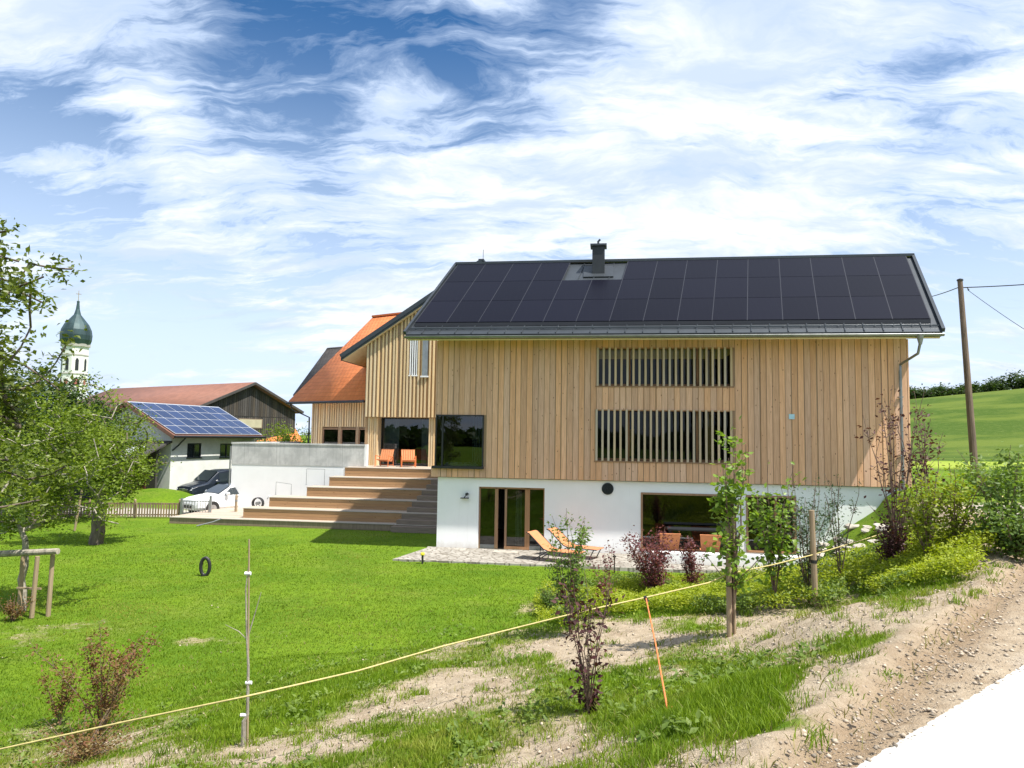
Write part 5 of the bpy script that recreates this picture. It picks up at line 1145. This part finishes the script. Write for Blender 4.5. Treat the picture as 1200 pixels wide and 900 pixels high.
# woods behind the viewpoint, mirrored in the windows
rsw = np.random.RandomState(5); wp = []
for k in range(46):
    a = rad(150+k*3.6+rsw.uniform(-1, 1)); D_ = rsw.uniform(62, 80); cx_, cy_ = math.cos(a)*D_-10, math.sin(a)*D_+6; hh = rsw.uniform(2.2, 3.8); q_ = rsw.normal(size=(520, 3)); q_ /= np.linalg.norm(q_, axis=1)[:, None]
    q_ *= rsw.uniform(.5, 1, 520)[:, None]; wp.append(q_*np.array([4.5, 4.5, hh*.52])+np.array([cx_, cy_, hh*.5-.6]))
tag(leafmesh('far_wood', np.concatenate(wp), 1.5, M['far_leaf'], None, rsw, aspect=.8), 'dark wood behind the viewpoint, mirrored in the house windows', 'wood', kind='stuff')

# ------------------------------------------------------------------ grass, ground cover, gravel
rs = np.random.RandomState(77)
def sample(n, y0, y1, dens_pow=1.0):
    u = rs.uniform(0, 1, n); Y = y0*(y1/y0)**u; X = rs.uniform(-.80, .80, n)*(Y+1.0); return X, Y
rd = RE
def onroad(X, Y):
    c = (X-1.66)*1.9-(Y-3.6)*2.31; return c > -.25
def blades(name, X, Y, h, wd, mat, lean=.5):
    n = len(X); Z = hz(X, Y)-.01; a = rs.uniform(0, 2*math.pi, n); ln = rs.uniform(0, lean, n)*h; b = rs.uniform(0, 2*math.pi, n)
    s = np.stack([np.cos(a)*wd/2, np.sin(a)*wd/2, np.zeros(n)], 1); p = np.stack([X, Y, Z], 1); q = np.stack([np.cos(b)*ln, np.sin(b)*ln, np.zeros(n)], 1)
    m1 = p+q*.35+np.array([0, 0, 1.])*h[:, None]*.55; tp = p+q+np.array([0, 0, 1.])*h[:, None]*.97
    v = np.stack([p-s, p+s, m1+s*.8, m1-s*.8, tp], 1).reshape(-1, 3); k = np.arange(n)*5
    f = np.concatenate([np.stack([k, k+1, k+2], 1), np.stack([k, k+2, k+3], 1), np.stack([k+3, k+2, k+4], 1)]); return npmesh(name, v, f, mat)
X, Y = sample(520000, 3.4, 33.5); so_ = soil(X, Y); keep = (rs.uniform(0, 1, len(X)) > so_*1.10-.02+.30*(fbm(X*3, Y*3, 3, 65)-.45)) & (rs.uniform(0, 1, len(X)) < 1.2-sstep(22, 33, Y)) & ~onroad(X, Y) & (sdist(X, Y) > .1)
hu = (X-A.x)*math.cos(TH)+(Y-A.y)*math.sin(TH); hv = -(X-A.x)*math.sin(TH)+(Y-A.y)*math.cos(TH); keep &= ~((hu > -.8) & (hv > -2.85)); keep &= ~((hu > -14) & (hv > 4.2))
X, Y = X[keep], Y[keep]; lng = fbm(X*.7, Y*.7, 3, 14); sl = sstep(11, 5, sdist(X, Y))
so_ = soil(X, Y); h = (.020+.030*lng+.040*sl*lng+.022*rs.uniform(0, 1, len(X)))*(1-.45*so_); wd = .0035+.0008*Y
tag(blades('meadow_grass', X, Y, h, wd, M['grass_leaf'], .7), 'short green lawn and meadow grass', 'grass', kind='stuff')
X, Y = sample(42000, 3.4, 22); so_ = soil(X, Y); sd2 = sdist(X, Y); keep = (rs.uniform(0, 1, len(X)) < .10+.5*so_*(1-so_)*2+.1*so_+.15*(fbm(X, Y, 3, 50) > .58)) & (sd2 > -.4) & (sd2 < 12) & ~onroad(X, Y); X, Y = X[keep], Y[keep]
tag(blades('dry_grass', X, Y, .04+.05*rs.uniform(0, 1, len(X)), .0035+.0009*Y, M['dry_leaf'], 1.3), 'dry straw and wilted grass on the bare soil', 'dry grass', kind='stuff')
# taller tufts along the strip and the verge
cxy = sample(900, 3.6, 20); kk = (sdist(*cxy) > -.2) & (sdist(*cxy) < 9) & ~onroad(*cxy) & (rs.uniform(0, 1, 900) < .7); cx_, cy_ = cxy[0][kk], cxy[1][kk]; m_ = 34
X = np.repeat(cx_, m_)+rs.normal(size=len(cx_)*m_)*.055; Y = np.repeat(cy_, m_)+rs.normal(size=len(cx_)*m_)*.055; hh_ = np.repeat(rs.uniform(.05, .16, len(cx_)), m_)*rs.uniform(.5, 1.1, len(X))
tag(blades('grass_tufts', X, Y, hh_, .004+.0007*Y, M['grass_leaf'], 1.1), 'taller grass tufts on the verge and slope', 'grass', kind='stuff')
# broad weeds in the meadow
X, Y = sample(5200, 4.5, 18); keep = (soil(X, Y) < .5) & (sdist(X, Y) > .4) & (sdist(X, Y) < 10) & (fbm(X*.9, Y*.9, 3, 61) > .5); X, Y = X[keep], Y[keep]
pp = []
for x, y, z in zip(X, Y, hz(X, Y)):
    for k in range(5): pp.append((x+rs.normal()*.03, y+rs.normal()*.03, z+rs.uniform(.01, .09)))
o = leafmesh('meadow_weeds', pp, .07, M['cover_green'], None, rs, upb=1.4, aspect=.5); tag(o, 'scattered broad leaved weeds in the meadow', 'weeds', kind='stuff')
# planted strip: dense yellow-green cover; polygon from ground points
poly = [G(*p) for p in ((625, 712), (660, 738), (760, 716), (850, 722), (905, 716), (960, 716), (1000, 692), (1060, 690), (1130, 684), (1165, 664), (1188, 648), (1140, 632), (1080, 640), (1010, 655), (940, 668), (860, 676), (760, 684), (690, 690), (640, 695))]
poly = [(p.x, p.y) for p in poly]
def inpoly(X, Y, poly):
    c = np.zeros(len(X), bool); n = len(poly); j = n-1
    for i in range(n):
        xi, yi = poly[i]; xj, yj = poly[j]; k = ((yi > Y) != (yj > Y)) & (X < (xj-xi)*(Y-yi)/(yj-yi+1e-12)+xi); c ^= k; j = i
    return c
xs_ = [p[0] for p in poly]; ys_ = [p[1] for p in poly]
X = rs.uniform(min(xs_), max(xs_), 90000); Y = rs.uniform(min(ys_), max(ys_), 90000); wx_ = X+(fbm(X*2, Y*2, 3, 81)-.5)*.9; wy_ = Y+(fbm(X*2, Y*2, 3, 87)-.5)*.9; k = inpoly(wx_, wy_, poly); X, Y = X[k], Y[k]; print('cover pts', len(X))
ht = .13+.36*fbm(X*1.3, Y*1.3, 3, 91)
gx = fbm(X*.6, Y*.6, 3, 95); base_z = hz(X, Y); V3 = []
nl = 5; X5 = np.repeat(X, nl); Y5 = np.repeat(Y, nl); Z5 = np.repeat(base_z, nl)+np.repeat(ht, nl)*rs.uniform(.1, 1, len(X5))**.6; g5 = np.repeat(gx, nl)+rs.normal(size=len(X5))*.04
pts = np.stack([X5+rs.normal(size=len(X5))*.03, Y5+rs.normal(size=len(X5))*.03, Z5], 1); far_ = (g5 > .34)
sel = rs.uniform(0, 1, len(pts)) < .62
if far_.any(): tag(leafmesh('ground_cover', pts[far_ & sel], .055, M['cover_leaf'], None, rs, upb=.8), 'dense yellow green ground cover in the planted strip', 'ground cover', kind='stuff')
tag(leafmesh('ground_cover', pts[~far_ & sel], .06, M['cover_green'], None, rs, upb=.8), 'darker green ground cover patches in the planted strip', 'ground cover', kind='stuff')
# gravel and clods
X, Y = sample(76000, 3.3, 20); so_ = soil(X, Y); sd3 = sdist(X, Y); keep = ((rs.uniform(0, 1, len(X)) < so_*.9) | (sd3 < 0)) & ~((X-1.66)*1.9-(Y-3.6)*2.31 > -.05) & (sd3 > -4); keep |= (((X-1.66)*1.9-(Y-3.6)*2.31) > -.15) & (((X-1.66)*1.9-(Y-3.6)*2.31) < .12) & (rs.uniform(0, 1, len(X)) < .8); keep &= (rs.uniform(0, 1, len(X)) < .15+.95*fbm(X*1.5, Y*1.5, 3, 44)); X, Y = X[keep], Y[keep]; n = len(X)
r = (.003+.013*rs.uniform(0, 1, n)**5)*(1+.07*Y); ico = np.array([(0, 0, 1), (1, 0, 0), (0, 1, 0), (-1, 0, 0), (0, -1, 0), (0, 0, -1)], float); fi = np.array([(0, 1, 2), (0, 2, 3), (0, 3, 4), (0, 4, 1), (5, 2, 1), (5, 3, 2), (5, 4, 3), (5, 1, 4)])
v = ico[None]*r[:, None, None]*rs.uniform(.6, 1.3, (n, 6, 1)); ang = rs.uniform(0, 6.28, n); c, s = np.cos(ang), np.sin(ang); v = np.stack([v[..., 0]*c[:, None]*1.3-v[..., 1]*s[:, None], v[..., 0]*s[:, None]*1.3+v[..., 1]*c[:, None], v[..., 2]*.7], 2)
v += np.stack([X, Y, np.where((X-1.66)*1.9-(Y-3.6)*2.31 > 0, .036, hz(X, Y)+.004)], 1)[:, None]; f = (fi[None]+(np.arange(n)*6)[:, None, None]).reshape(-1, 3)
tag(npmesh('gravel', v.reshape(-1, 3), f, M['pebble']), 'small stones and clods on bare soil and verge', 'gravel', kind='stuff')
